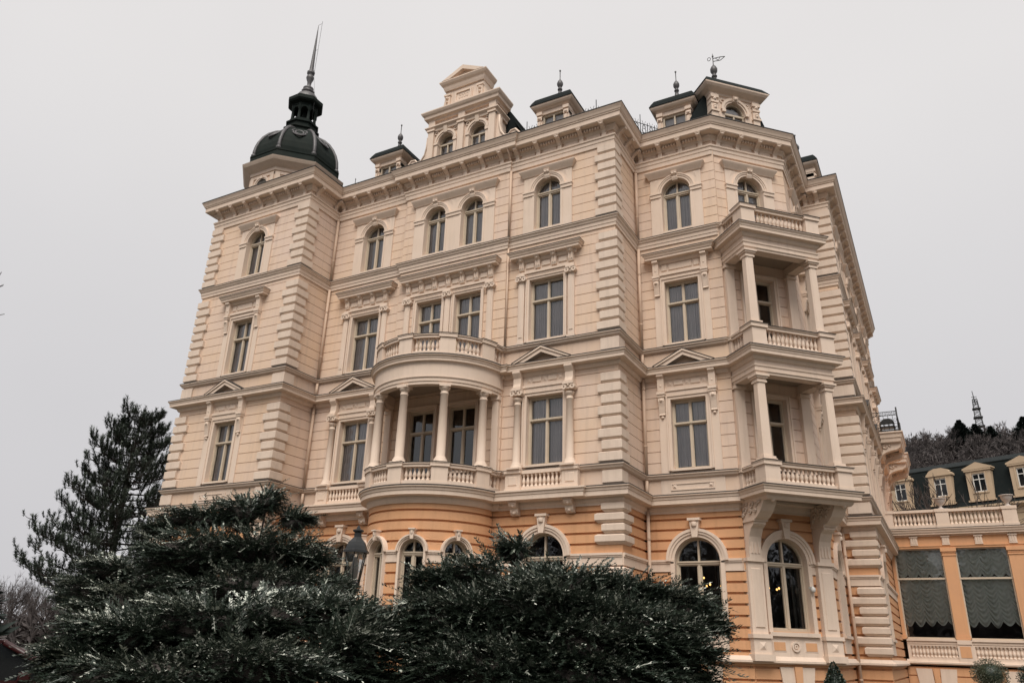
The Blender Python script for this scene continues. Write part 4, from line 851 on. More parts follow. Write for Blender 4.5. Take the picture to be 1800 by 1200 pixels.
def gable():
    uc = -7.03; F = Frame((0, -.02), (1, 0), (0, -1)); b = MB(); z0 = T - .1; zs = 20.82; r = .40; cs = (uc - .82, uc + .82); zc = 21.55; hw = 1.72; Dp = -.9
    wall(b, F, uc - hw, uc + hw, z0, zc + .55, [arch_op(c, 2 * r, T + .1, zs, .03) for c in cs], 9, 0, 0, depth=.4)
    for c in cs:
        b.ring(F, c, zs, r, r + .07, -.38, .05); b.ring(F, c, zs, r + .07, r + .17, -.02, .09)
        for s in (-1, 1):
            a, e = sorted((c + s * r, c + s * (r + .2))); b.box(F, a, e, -.38, .09, zs - .14, zs - .01); b.box(F, a + .02, e - .02, -.38, .05, z0, zs - .14)
            b.tube([F(c + s * (.5 + .09 * math.cos(t)), .03, zs + .5 + .08 * math.sin(t)) for t in np.linspace(0, 6.3, 9)], .028, 5)
        b.pwz(F, [(0, zs + r), (.1, zs + r), (.16, zc - .02), (0, zc - .02)], c - .09, c + .09)
    for u in (uc - 1.58, uc, uc + 1.58):
        b.box(F, u - .15, u + .15, -.02, .14, z0, zc - .12); b.box(F, u - .2, u + .2, -.02, .19, zc - .12, zc - .03); b.box(F, u - .17, u + .17, -.02, .13, zc + .12, zc + .55)
    b.sweep([F(uc - hw - .02, Dp, 0)[:2], F(uc - hw - .02, .05, 0)[:2], F(uc + hw + .02, .05, 0)[:2], F(uc + hw + .02, Dp, 0)[:2]], [(-.1, zc + .14), (.16, zc + .12), (.16, zc + .07), (.1, zc + .03), (.05, zc - .01), (.04, zc - .12), (-.1, zc - .12)])
    b.sweep([F(uc - hw, Dp, 0)[:2], F(uc - hw, .05, 0)[:2], F(uc + hw, .05, 0)[:2], F(uc + hw, Dp, 0)[:2]], [(-.3, 22.46), (.33, 22.42), (.33, 22.37), (.28, 22.28), (.22, 22.22), (.2, 22.1), (.07, 22.06), (.04, 21.98), (-.3, 21.96)])
    b.box(F, uc - hw + .03, uc + hw - .03, Dp - 3.6, -.38, z0, 22.0)
    # attic block with the small pediment
    h2 = 1.0; b.box(F, uc - h2, uc + h2, -.75, 0, 22.4, 23.62)
    for s in (-1, 1):
        a, e = sorted((uc + s * (h2 - .28), uc + s * h2)); b.box(F, a, e, -.02, .08, 22.4, 23.3); b.box(F, a - .03, e + .03, -.02, .12, 23.2, 23.3); b.ball(F((a + e) / 2, .1, 23.05), .08, 8); b.ball(F((a + e) / 2, .1, 22.85), .06, 8)
        b.puz(F, [(uc + s * h2, 22.4), (uc + s * (h2 + .35), 22.4), (uc + s * (h2 + .3), 22.55), (uc + s * (h2 + .12), 22.7), (uc + s * (h2 + .05), 23.1), (uc + s * h2, 23.1)], -.35, 0)
    b.sweep([F(uc - h2, -.75, 0)[:2], F(uc - h2, .04, 0)[:2], F(uc + h2, .04, 0)[:2], F(uc + h2, -.75, 0)[:2]], [(-.2, 23.99), (.24, 23.95), (.24, 23.90), (.18, 23.8), (.1, 23.72), (.07, 23.6), (.03, 23.5), (-.2, 23.48)])
    for s in (-1, 1): b.puz(F, [(uc, 24.52), (uc + s * (h2 + .1), 23.96), (uc + s * (h2 - .32), 23.96), (uc, 24.30)], -.8, .29)
    b.puz(F, [(uc - .75, 23.96), (uc + .75, 23.96), (uc, 24.35)], -.8, .1)
    b.bevbox(F, uc - .45, uc + .45, -.02, .07, 22.66, 23.28, .03)
    g = hob('gable', b, 'trim')
    # scrolled volutes at the foot of the gable
    v = MB()
    for s in (-1, 1):
        pts = [(uc + s * hw, z0), (uc + s * (hw + 1.45), z0), (uc + s * (hw + 1.4), 19.75), (uc + s * (hw + 1.15), 20.05), (uc + s * (hw + .95), 20.3), (uc + s * (hw + .75), 20.28), (uc + s * (hw + .62), 20.12), (uc + s * (hw + .42), 20.15), (uc + s * (hw + .25), 20.4), (uc + s * (hw + .16), 20.8), (uc + s * (hw + .14), 21.3), (uc + s * hw, 21.4)]
        v.puz(F, pts, -.3, -.04)
        pc = [(u, z) for u, z in pts[1:-1]]; v.tube([F(u, -.04, z) for u, z in pc], .05, 6)
        v.tube([F(uc + s * (hw + .78 + .17 * math.cos(t) * (1 - t * .1)), -.03, 19.95 + .17 * math.sin(t) * (1 - t * .1)) for t in np.linspace(0, 8, 14)], .04, 5)
    hob('volute', v, 'trim', g)
    pl = MB()   # framed plaque with worn low relief
    for a_, c_, d_, e_ in ((-.42, .42, 23.16, 23.22), (-.42, .42, 22.68, 22.73), (-.42, -.36, 22.73, 23.16), (.36, .42, 22.73, 23.16)): pl.box(F, uc + a_, uc + c_, .05, .12, d_, e_)
    for q in (-.19, -.06, .07, .2): pl.tube([F(uc + q + .045 * math.cos(t), .075, 22.95 + .11 * math.sin(t)) for t in np.linspace(0, 6.3, 9)], .014, 4)
    hob('plaque', pl, 'trim', g)
    m = MB(); m.puz(Frame(F(0, -.9, 0)[:2], F.t, F.n), [(uc - hw - .12, 22.2), (uc - hw - .05, 22.3), (uc, 23.3), (uc + hw + .05, 22.3), (uc + hw + .12, 22.2), (uc + hw + .12, z0), (uc + hw - .0, z0), (uc + hw, 22.0), (uc - hw, 22.0), (uc - hw, z0), (uc - hw - .12, z0)], -3.6, -.02)
    for s in (-1, 1): m.add([F(uc + s * hw, Dp, 22.2), F(uc + s * hw, Dp - 2.5, 22.2), F(uc + s * (hw + .5), Dp - 2.5, 21.2), F(uc + s * (hw + .02), Dp, 22.1), F(uc + s * (hw + .02), -.7, z0)], [(0, 1, 2, 3)])
    hob('roof', m, 'slate', g)
    for c in cs:
        f = MB(); f.ring(F, c, zs, r - .05, r, -.28, -.16); f.box(F, c - r, c + r, -.28, -.15, zs - .13, zs - .05); f.box(F, c - .03, c + .03, -.28, -.16, T, zs - .13); f.box(F, c - r, c - r + .05, -.28, -.16, T, zs - .13); f.box(F, c + r - .05, c + r, -.28, -.16, T, zs - .13); w = hob('window', f, 'frame', g)
        q = MB(); n = 14; q.add([F(c + (r - .03) * math.cos(PI * i / n), -.23, zs + (r - .03) * math.sin(PI * i / n)) for i in range(n + 1)] + [F(c - r, -.23, T), F(c + r, -.23, T)], [tuple(range(n + 3))]); hob('pane', q, 'glass', g)
        q = MB(); q.add([F(c - r - .05, -.37, T), F(c + r + .05, -.37, T), F(c + r + .05, -.37, zs + .18), F(c - r - .05, -.37, zs + .18)], [(0, 1, 2, 3)]); hob('curtain', q, 'curtain', g)
gable()
def dome():
    c = (-16.95, -.04); o8 = PI / 8
    rr = lambda ap: ap / math.cos(PI / 8)
    b = MB(); b.lathe((*c, 0), [(rr(1.88), T - .2), (rr(1.88), 20.55), (rr(1.95), 20.58), (rr(1.97), 20.72), (rr(2.1), 20.80), (rr(2.3), 20.95), (rr(2.36), 21.05), (rr(2.39), 21.11), (rr(2.0), 21.16)], 8, o8, False)
    for k in range(8):
        a = k * PI / 4; F = Frame((c[0] + 1.88 * math.cos(a), c[1] + 1.88 * math.sin(a)), (-math.sin(a), math.cos(a)), (math.cos(a), math.sin(a)))
        for s in (-1, 1):
            u0, u1 = sorted((s * .74, s * .54)); b.box(F, u0, u1, -.05, .07, T - .2, 20.5)
        b.box(F, -.74, .74, -.05, .05, 20.38, 20.52)
        b.ring(F, 0, 19.95, .34, .40, -.05, .06); b.ring(F, 0, 19.95, .40, .48, -.05, .09); b.pwz(F, [(0, 20.28), (.12, 20.28), (.12, 20.45), (0, 20.45)], -.07, .07)
    d = hob('tower_drum', b, 'trim')
    g = MB()
    for k in range(8):
        a = k * PI / 4; F = Frame((c[0] + 1.88 * math.cos(a), c[1] + 1.88 * math.sin(a)), (-math.sin(a), math.cos(a)), (math.cos(a), math.sin(a)))
        g.puz(F, [(.34 * math.cos(PI * i / 12), 19.95 + .34 * math.sin(PI * i / 12)) for i in range(13)] + [(-.34, T - .2), (.34, T - .2)], -.02, .015)
    hob('drum_window', g, 'room', d)
    m = MB(); m.lathe((*c, 0), [(rr(2.18), 21.12), (rr(2.22), 21.16), (rr(2.22), 21.2), (rr(2.12), 21.24), (rr(2.09), 21.60), (rr(2.12), 21.63), (rr(2.12), 21.70), (rr(2.0), 21.76)], 8, o8, False)
    P = [(1.94, 21.72), (1.96, 22.0), (1.92, 22.35), (1.82, 22.7), (1.66, 23.05), (1.44, 23.38), (1.18, 23.64), (.92, 23.8), (.74, 23.86)]
    m.lathe((*c, 0), [(rr(a), z) for a, z in P], 8, o8, False)
    dm = hob('dome', m, 'copper')
    rb = MB()
    for k in range(8):
        a = o8 + k * PI / 4; rb.tube([(c[0] + rr(q) * 1.01 * math.cos(a), c[1] + rr(q) * 1.01 * math.sin(a), z) for q, z in P], .085, 6)
        rb.ball((c[0] + rr(1.98) * math.cos(a), c[1] + rr(1.98) * math.sin(a), 21.8), .13, 6)
    hob('dome_rib', rb, 'lead', dm)
    ct = MB()
    for k in range(8):
        a = k * PI / 4; n = (math.cos(a), math.sin(a)); t = (-n[1], n[0]); cz = 23.1; cr = 1.62
        def Q(x, y): return (c[0] + n[0] * (cr - y * .62) + t[0] * x, c[1] + n[1] * (cr - y * .62) + t[1] * x, cz + y * .78)
        ct.tube([Q(.2 * math.cos(s), .3 * math.sin(s)) for s in np.linspace(0, 2 * PI, 14)], .05, 6)
        for sg in (-1, 1): ct.tube([Q(sg * .3, .28), Q(sg * .38, .15), Q(sg * .27, .0), Q(sg * .3, -.15), Q(sg * .16, -.35), Q(0, -.48)], .045, 5); ct.tube([Q(sg * .18, .3), Q(sg * .3, .36), Q(sg * .36, .26)], .05, 5)
    hob('cartouche', ct, 'lead', dm)
    l = MB(); l.lathe((*c, 0), [(rr(.80), 23.75), (rr(.80), 24.02), (rr(.88), 24.06), (rr(.88), 24.14), (rr(.72), 24.18), (rr(.72), 24.42), (rr(.80), 24.46), (rr(.80), 24.54), (rr(.66), 24.58), (rr(.66), 24.72), (rr(.4), 24.73)], 8, o8, False)
    l.lathe((*c, 0), [(rr(.58), 25.62), (rr(.62), 25.70), (rr(.80), 25.76), (rr(.86), 25.84), (rr(.86), 26.02), (rr(.80), 26.08), (rr(.62), 26.1)], 8, o8, False)
    for k in range(8):
        a = o8 + k * PI / 4; p = (c[0] + rr(.55) * math.cos(a), c[1] + rr(.55) * math.sin(a), 24.7); l.lathe(p, [(.10, 0), (.10, .06), (.075, .09), (.065, .6), (.09, .64), (.09, .96)], 8)
        a2 = k * PI / 4; F = Frame((c[0] + .55 * math.cos(a2), c[1] + .55 * math.sin(a2)), (-math.sin(a2), math.cos(a2)), (math.cos(a2), math.sin(a2))); l.ring(F, 0, 25.32, .16, .27, -.06, .06, seg=10); l.box(F, -.27, .27, -.06, .06, 25.56, 25.68)
    l.lathe((*c, 0), [(.12, 24.7), (.12, 25.7)], 8)
    ln = hob('lantern', l, 'copper')
    cp = MB(); cp.lathe((*c, 0), [(.62, 26.08), (.60, 26.3), (.52, 26.5), (.38, 26.64), (.26, 26.7), (.30, 26.72), (.34, 26.8), (.34, 26.86), (.22, 26.92), (.28, 26.98), (.28, 27.06), (.14, 27.14), (.10, 27.3)], 12); hob('lantern_cap', cp, 'lead', ln)
    sp = MB(); sp.lathe((*c, 0), [(.10, 27.28), (.12, 27.5), (.19, 27.68), (.21, 27.78), (.15, 27.9), (.13, 27.96), (.20, 28.02), (.21, 28.14), (.12, 28.2), (.115, 28.35), (.10, 28.7), (.075, 29.5), (.05, 30.3), (.022, 31.1), (.01, 31.4)], 10)
    hob('spire', sp, 'lead', ln)
    rd = MB(); x = c[0] + .24; rd.tube([(x, c[1], 27.9), (x + .02, c[1], 31.55)], .009, 4)
    for z in (28.2, 29.6, 31.4): rd.tube([(c[0] + .02, c[1], z), (x + .01, c[1], z)], .008, 4)
    rd.tube([(x, c[1], 27.9), (x + .55, c[1] - .2, 26.0), (x + .62, c[1] - .2, 24.0)], .007, 4); hob('lightning_rod', rd, 'iron', ln)
dome()
sk = MB(); sk.lathe((-12.9, .0, T + .0), [(.05, 0), (.10, .08), (.12, .2), (.06, .26), (.02, .3), (.014, .75), (.03, .78), (.004, .84)], 8); hob('eaves_finial', sk, 'lead')
# ------------------------------------------------------------------ side balconies with iron railings
def side_balcony(yc, chair):
    b = MB(); y0, y1 = yc - 1.55, yc + 1.55; z = 10.30
    b.sweep([FE(y0 + .2, 0, 0)[:2], FE(y0 + .2, 1.15, 0)[:2], FE(y1 - .2, 1.15, 0)[:2], FE(y1 - .2, 0, 0)[:2]], [(-.1, z), (.24, z - .02), (.24, z - .08), (.18, z - .12), (.16, z - .3), (.12, z - .34), (.1, z - .5), (.02, z - .55), (-.1, z - .55)])
    b.box(FE, y0 + .2, y1 - .2, -.1, 1.15, z - .45, z - .01)
    for u in (y0 + .45, y1 - .45): b.pwz(FE, [(0, z - .5), (1.18, z - .5), (1.22, z - .62), (1.16, z - .76), (1.0, z - .86), (.75, z - .9), (.5, z - .98), (.3, z - 1.12), (.2, z - 1.3), (0, z - 1.35)], u - .2, u + .2); b.tube([FE(u - .22, .55 + .2 * math.cos(t) * (1 - t * .1), z - .70 + .13 * math.sin(t) * (1 - t * .1)) for t in np.linspace(0, 8, 12)], .035, 5)
    bb = hob('side_balcony', b, 'trim'); r = MB()
    segs = [(FE(y0 + .05, .02, 0), FE(y0 + .05, 1.25, 0)), (FE(y0 + .05, 1.25, 0), FE(y1 - .05, 1.25, 0)), (FE(y1 - .05, 1.25, 0), FE(y1 - .05, .02, 0))]
    for p, q in segs:
        p = Vector((p[0], p[1], z)); q = Vector((q[0], q[1], z)); d = (q - p).normalized(); L = (q - p).length
        for h in (.06, .8, .98): r.tube([p + Vector((0, 0, h)), q + Vector((0, 0, h))], .02, 5)
        n = int(L / .2)
        for i in range(n + 1): s = p.lerp(q, i / n); r.tube([s, s + Vector((0, 0, 1.0))], .013, 4)
        for i in range(n):
            s = p.lerp(q, (i + .5) / n)
            for h, k in ((.3, .08), (.55, .07), (.88, .05)): r.tube([s + d * k * math.cos(t) + Vector((0, 0, h + k * math.sin(t))) for t in np.linspace(0, 6.3, 9)], .012, 4)
    for p in (segs[1][0], segs[1][1]): r.tube([(p[0], p[1], z), (p[0], p[1], z + 1.18)], .035, 6)
    hob('railing', r, 'iron', bb)
side_balcony(EY[2], True); side_balcony(EY[3], False)
pr = thing('folded_parasol', (XE + .75, EY[2] - .9, 10.30), 'dark folded cloth awning chair standing behind the iron railing of the side balcony', 'chair')
q = MB(); cx_, cy_ = XE + .75, EY[2] - .9
q.puz(Frame((cx_, cy_), (1, 0), (0, -1)), [(-.34, .52 + 10.30), (.34, .52 + 10.30), (.3, .66 + 10.30), (.12, .8 + 10.30), (-.12, .8 + 10.30), (-.3, .66 + 10.30)], -.05, .05); obj('backrest', q, M['iron'], pr)
q = MB(); q.box(Frame((cx_, cy_), (1, 0), (0, -1)), -.33, .33, -.4, .05, 10.30 + .36, 10.30 + .43); obj('seat', q, M['iron'], pr)
for sx in (-.3, .3):
    for sy in (.02, .38): q = MB(); q.tube([(cx_ + sx, cy_ + sy, 10.30), (cx_ + sx, cy_ + sy, 10.30 + (.55 if sy < .1 else .37))], .02, 6); obj('leg', q, M['iron'], pr)
pr.name = 'balcony_chair'; pr['label'] = 'small dark chair behind the black iron railing of the nearer side balcony'
#@@PART2
# ------------------------------------------------------------------ chandeliers inside the ground floor rooms
def chandelier(p, label, seed):
    t = thing('chandelier', (p[0], p[1], C1 - .36), label, 'chandelier', 'lit chandeliers in the ground floor rooms')
    rs = random.Random(seed); m = MB(); x, y, z = p
    m.tube([(x, y, C1 - .36), (x, y, z - .15)], .015, 6); m.lathe((x, y, z - .25), [(.02, 0), (.07, .06), (.05, .14), (.02, .2)], 8)
    bs = []
    for k in range(6):
        a = k * PI / 3 + rs.random(); r = .40; q = (x + r * math.cos(a), y + r * math.sin(a), z + rs.uniform(-.02, .02) + (.22 if k % 3 == 0 else 0))
        m.tube([(x, y, z - .15), (x + r * .6 * math.cos(a), y + r * .6 * math.sin(a), z - .25), (q[0], q[1], z - .12), (q[0], q[1], q[2] - .05)], .012, 5); bs.append(q)
    obj('arms', m, M['lead'], t)
    for q in bs:
        b = MB(); b.ball(q, .03, 8, 1.2); obj('bulb', b, M['bulb'], t)
chandelier(FR(2.02, -.95, 2.12), 'lit chandelier behind the arched window left of the carved balcony brackets', 3)
chandelier(FD(1.55, -.95, 2.05), 'lit chandelier behind the arched window between the two carved balcony brackets', 8)
# ------------------------------------------------------------------ winter garden wing
YWG = 18.0; WX1 = 12.06
wing = thing('winter_garden', (9.3, 21, GZ), 'single storey orange wing with tall blind-hung windows and a balustraded roof terrace', 'building')
def wob(name, mb, m, parent=None, **k): return obj(name, mb, M[m], parent or wing, **k)
FG = Frame((0, YWG), (1, 0), (0, -1))
b = MB(); b.box(FG, XE + .02, WX1, -6, -.12, 4.85, 5.45); b.box(FG, XE + .02, WX1, -.12, 0, 4.86, 5.42); b.box(FG, XE + .02, WX1, -6, -.4, GZ, PL - .1); b.box(Frame((WX1, 0), (0, 1), (1, 0)), YWG + .3, YWG + 6, -.3, 0, GZ, 5.4)
wob('wing_wall', b, 'orange')
b = MB(); wall(b, FG, XE + .02, WX1, GZ, PL - .1, [], .36, .05, .05, GZ); wob('basement_wall', b, 'orange')
for uc in (7.75, 10.2):
    b = MB(); b.puz(FG, [(uc - .13, -.3), (uc + .13, -.3), (uc + .09, -1.1), (uc - .09, -1.1)], -.02, .08); wob('basement_keystone', b, 'orange')
    for s in (-1, 1): b = MB(); b.puz(FG, [(uc + s * .16, -.3), (uc + s * .8, -.3), (uc + s * .72, -1.0), (uc + s * .13, -1.0)], -.02, .04); wob('basement_voussoir', b, 'trim')
WP = [(XE + .02, [(-.02, .05), (.13, -.02), (.13, -.08), (.05, -.12), (-.05, -.2)])]
def wsw(name, pts, m='trim', cap=False):
    mb = MB(); mb.sweep([(XE + .05, YWG), (WX1, YWG), (WX1, YWG + 6)], pts); return wob(name, mb, m)
wsw('plinth_moulding', [(-.3, .08), (.06, .08), (.08, 0), (.14, -.02), (.14, -.09), (.06, -.14), (-.3, -.15)])
wsw('wing_cornice', [(-.5, 5.76), (.28, 5.72), (.28, 5.66), (.24, 5.62), (.22, 5.54), (.18, 5.52), (.18, 5.45), (.05, 5.43), (.03, 5.38), (-.5, 5.38)])
wsw('wing_architrave', [(-.3, 4.98), (.06, 4.98), (.06, 4.93), (.03, 4.9), (.03, 4.84), (-.3, 4.83)], 'orange')
wsw('gutter_edge', [(-.3, 5.775), (.285, 5.735), (.292, 5.71), (.27, 5.71), (-.3, 5.76)], 'flash')
bays = ((6.75, 8.76), (9.28, 11.34))
for u0, u1 in ((6.62, 6.75), (8.76, 9.28), (11.34, 11.92)):
    p = MB(); p.box(FG, u0, u1, -.15, .06, .92, 4.5); p.box(FG, u0 - .03, u1 + .03, -.15, .09, 4.5, 4.55); p.box(FG, u0 - .02, u1 + .02, -.15, .08, 4.6, 4.68); p.box(FG, u0 - .06, u1 + .06, -.15, .12, 4.68, 4.83); p.box(FG, u0, u1, -.15, .06, 4.55, 4.6)
    p.box(FG, u0 - .03, u1 + .03, -.15, .09, .96, 1.08); p.box(FG, u0 - .05, u1 + .05, -.15, .12, .90, .96); wob('pilaster', p, 'orange')
    if u1 - u0 > .3:
        p = MB(); p.box(FG, u0 - .04, u1 + .04, -.3, .10, PL + .1, .72); p.box(FG, u0 - .02, u1 + .02, -.3, .13, .72, .90); wob('pedestal', p, 'trim'); p = MB(); p.box(FG, u0 + .05, u1 - .05, .09, .112, .18, .64); wob('pedestal_panel', p, 'orange')
for u in (7.68, 8.99, 10.30, 11.62):
    p = MB(); p.box(FG, u - .15, u + .15, -.02, .06, 5.02, 5.36); p.box(FG, u - .18, u + .18, -.02, .1, 5.32, 5.39); p.box(FG, u - .16, u + .16, -.02, .09, 4.98, 5.03)
    for q in (-.09, 0, .09): p.box(FG, u + q - .025, u + q + .025, .05, .085, 5.05, 5.3)
    wob('frieze_block', p, 'trim')
for k, (u0, u1) in enumerate(bays):
    s = MB(); s.box(FG, u0, u1, -.3, .12, .84, .93); s.box(FG, u0, u1, -.3, .07, .72, .84); wob('sill', s, 'trim')
    s = MB(); s.box(FG, u0 + .08, u1 - .06, -.3, -.02, PL, .72); s.box(FG, u0, u1, -.02, .05, PL + .1, .17); s.box(FG, u0, u1, -.02, .05, .64, .73); s.box(FG, u0, u0 + .12, -.02, .05, .17, .64)
    n = 13
    for i in range(n): s.lathe(FG(u0 + .2 + (u1 - u0 - .3) * i / (n - 1), .0, .17), [(r * 1.05, z * 1.1) for r, z in BAL_PROF], 8)
    wob('parapet_panel', s, 'trim')
    f = MB(); f.box(FG, u0, u0 + .06, -.16, -.08, .93, 4.84); f.box(FG, u1 - .06, u1, -.16, -.08, .93, 4.84); f.box(FG, u0, u1, -.16, -.06, 3.47, 3.55); f.box(FG, u0, u1, -.16, -.08, .93, 1.0); f.box(FG, u0, u1, -.16, -.08, 4.78, 4.84)
    w = wob('window', f, 'iron' if False else 'frame'); p = MB(); p.add([FG(u0, -.12, .95), FG(u1, -.12, .95), FG(u1, -.12, 4.82), FG(u0, -.12, 4.82)], [(0, 1, 2, 3)]); wob('pane', p, 'glass', w)
    def blind(z0, z1, sc):
        nx, nz = 90, 70; vs = []; fs = []; m = MB(); per = (u1 - u0) / 4.5; rq = random.Random(int(z0 * 100) + k); am = [rq.uniform(.7, 1.15) for _ in range(9)]; ph = [rq.uniform(0, 6) for _ in range(9)]
        for j in range(nz + 1):
            for i in range(nx + 1):
                u = u0 + (u1 - u0) * i / nx; c = abs(math.sin(PI * (u - u0) / per)) * am[int((u - u0) / per)]; t = j / nz; zz = z1 + (z0 - z1) * t; drop = .24 * c
                z = zz - drop * (.3 + .7 * t); d = (.05 + .02 * math.sin(u * 5)) * math.sin(2 * PI * (zz * 4.8) + 2.6 * c + 1.1 * math.sin(u * 3 + j * .11 + ph[int((u - u0) / per)] * .5)) * (.35 + .65 * c) + .05 * c + .012 * math.sin(u * 41 + zz * 3)
                vs.append(FG(u, -.33 + d * .85, z))
        for j in range(nz):
            for i in range(nx): a = j * (nx + 1) + i; fs.append((a, a + 1, a + nx + 2, a + nx + 1))
        m.add(vs, fs, True); wob('festoon_blind', m, 'blind', w)
    blind(3.72, 4.85, 1); blind(1.7, 3.62, 1)
room = MB(); room.box(FG, XE + .05, WX1 - .3, -5.9, -5.8, GZ, 5.3); room.box(FG, XE + .05, WX1 - .3, -5.8, -.4, PL - .2, PL - .1); room.box(FG, XE + .05, WX1 - .3, -5.8, -.2, 4.95, 5.05); wob('inner_wall', room, 'room')
# tables and chairs by the window
def dining_chair(x, y, rz, label):
    t = thing('dining_chair', (x, y, PL - .1), label, 'chair', 'dark chairs behind the wing windows'); F = Frame((x, y), (math.cos(rz), math.sin(rz)), (math.sin(rz), -math.cos(rz))); z = PL - .1
    m = MB(); m.box(F, -.24, .24, -.24, .24, z + .43, z + .5); obj('seat', m, M['iron'], t)
    m = MB(); m.puz(F, [(-.24, z + .62), (.24, z + .62), (.27, z + .95), (.16, z + 1.1), (-.16, z + 1.1), (-.27, z + .95)], .2, .25); obj('backrest', m, M['iron'], t)
    for sx in (-.21, .21):
        for sy in (-.21, .21): m = MB(); m.tube([F(sx, sy, z), F(sx, sy, z + (.62 if sy > 0 else .43))], .022, 6); obj('leg', m, M['iron'], t)
dining_chair(9.9, YWG + 1.0, .1, 'dark round-backed chair behind the right wing window'); dining_chair(7.6, YWG + 1.1, -.2, 'dark round-backed chair behind the left wing window')
# roof terrace balustrade
tb = MB(); st = MB()
def seg(F, u0, u1, n, st_):
    tb.box(F, u0, u1, -.12, .12, 5.74, 5.90); tb.box(F, u0, u1, -.14, .15, 6.48, 6.60)
    for i in range(n): st_.lathe(F(u0 + (u1 - u0) * (i + .5) / n, 0, 5.90), [(r * 1.15, z * .58 / .42) for r, z in BAL_PROF], 8)
FT = Frame((0, YWG + .1), (1, 0), (0, -1)); seg(FT, 6.95, 8.76, 11, st); seg(FT, 9.3, 11.42, 13, st); FT2 = Frame((WX1 - .2, 0), (0, 1), (1, 0)); seg(FT2, YWG + .4, YWG + 5.5, 28, st)
for u0, u1 in ((6.62, 6.95), (8.76, 9.3), (11.42, 11.98)): tb.box(FT, u0, u1, -.2, .2, 5.74, 6.48); tb.box(FT, u0 - .03, u1 + .03, -.23, .23, 6.47, 6.61); tb.box(FT, u0 - .03, u1 + .03, -.23, .23, 5.74, 5.86)
tbo = wob('balustrade', tb, 'trim'); obj('balusters', st, M['trim'], tbo, kind='stuff')
def urn(x, label):
    p = MB(); p.lathe((x, YWG + .1, 6.61), [(.14, 0), (.14, .04), (.09, .06), (.055, .10), (.06, .15), (.13, .22), (.21, .32), (.235, .42), (.245, .455), (.29, .47), (.29, .50), (.25, .505), (.22, .47), (.1, .42)], 20)
    obj('urn', p, M['urn'], None, label, 'urn', 'stone urns on the terrace balustrade', loc=(x, YWG + .1, 6.61))
urn(9.03, 'left pale stone urn on the wing balustrade, in front of the bare branches'); urn(11.7, 'right pale stone urn on the wing balustrade, at its outer end'); 
# ------------------------------------------------------------------ neighbouring house with the black mansard roof
hx, hy, ha = 12.2, 51.0, R(-23)
house = thing('mansard_house', (hx, hy, GZ), 'tan house with black mansard roof and pedimented dormers behind the wing', 'house')
FH = Frame((hx, hy), (math.cos(ha), math.sin(ha)), (math.sin(ha), -math.cos(ha)))
def hb(name, mb, m, parent=None): return obj(name, mb, M[m], parent or house)
b = MB(); b.box(FH, -12, 22, -12, 0, GZ, 11.8); hb('wall', b, 'housewall')
b = MB(); b.sweep([FH(-12, 0, 0)[:2], FH(22, 0, 0)[:2]], [(-.1, 12.05), (.5, 12.0), (.5, 11.85), (.3, 11.7), (.1, 11.6), (.05, 11.2), (-.1, 11.2)]); hb('cornice', b, 'housetrim')
b = MB(); b.pwz(FH, [(.3, 12.0), (.1, 12.4), (-.55, 15.5), (-.8, 15.6), (-6, 17.2), (-11.5, 15.6), (-12, 12)], -12.2, 22.2); b.tube([FH(-12.2, -.6, 15.58), FH(22.2, -.6, 15.58)], .09, 6); rf = hb('roof', b, 'slate')
for u in (-9.6, -6.2, -2.75, .35, 3.7, 7.2):
    d = MB(); w = 1.06; F = FH; arched = u < -1
    d.box(F, u - w * .9, u - .5, -.9, .16, 12.41, 14.87); d.box(F, u + .5, u + w * .9, -.9, .16, 12.41, 14.87); d.box(F, u - .5, u + .5, -.9, .16, 12.41, 13.13); d.box(F, u - .5, u + .5, -.9, .16, 14.65, 14.87)
    d.box(F, u - w, u + w, -.9, .24, 12.35, 12.49); d.box(F, u - w * 1.0, u + w * 1.0, -.9, .26, 14.87, 15.01)
    if arched: d.puz(F, [(u - w, 15.01), (u + w, 15.01), (u + w * .7, 15.37), (u + .3, 15.53), (u - .3, 15.53), (u - w * .7, 15.37)], -.9, .24)
    else: d.puz(F, [(u - w - .08, 15.01), (u + w + .08, 15.01), (u + w + .08, 15.13), (u, 15.59), (u - w - .08, 15.13)], -.9, .28)
    d.box(F, u - .62, u + .62, .16, .22, 13.01, 13.09)
    for s in (-1, 1): a, c = sorted((u + s * .5, u + s * .62)); d.box(F, a, c, .1, .2, 13.09, 14.75)
    do = hb('dormer', d, 'housetrim', rf)
    f = MB(); f.box(F, u - .5, u - .43, .02, .1, 13.13, 14.65); f.box(F, u + .43, u + .5, .02, .1, 13.13, 14.65); f.box(F, u - .43, u + .43, .02, .1, 13.13, 13.21); f.box(F, u - .43, u + .43, .02, .1, 14.57, 14.65); f.box(F, u - .03, u + .03, .02, .1, 13.21, 14.57); f.box(F, u - .43, u + .43, .02, .1, 14.13, 14.20); hb('window', f, 'white', rf)
    g = MB(); g.add([F(u - .5, .04, 13.13), F(u + .5, .04, 13.13), F(u + .5, .04, 14.65), F(u - .5, .04, 14.65)], [(0, 1, 2, 3)]); hb('pane', g, 'carglass', rf)
    g = MB(); g.pwz(F, [(.2, 14.97), (.2, 15.53), (-1.2, 15.59), (-1.2, 14.97)], u - w - .02, u + w + .02) if False else g.box(F, u - w * .88, u + w * .88, -1.0, .05, 14.87, 15.23); hb('dormer_roof', g, 'slate', rf)
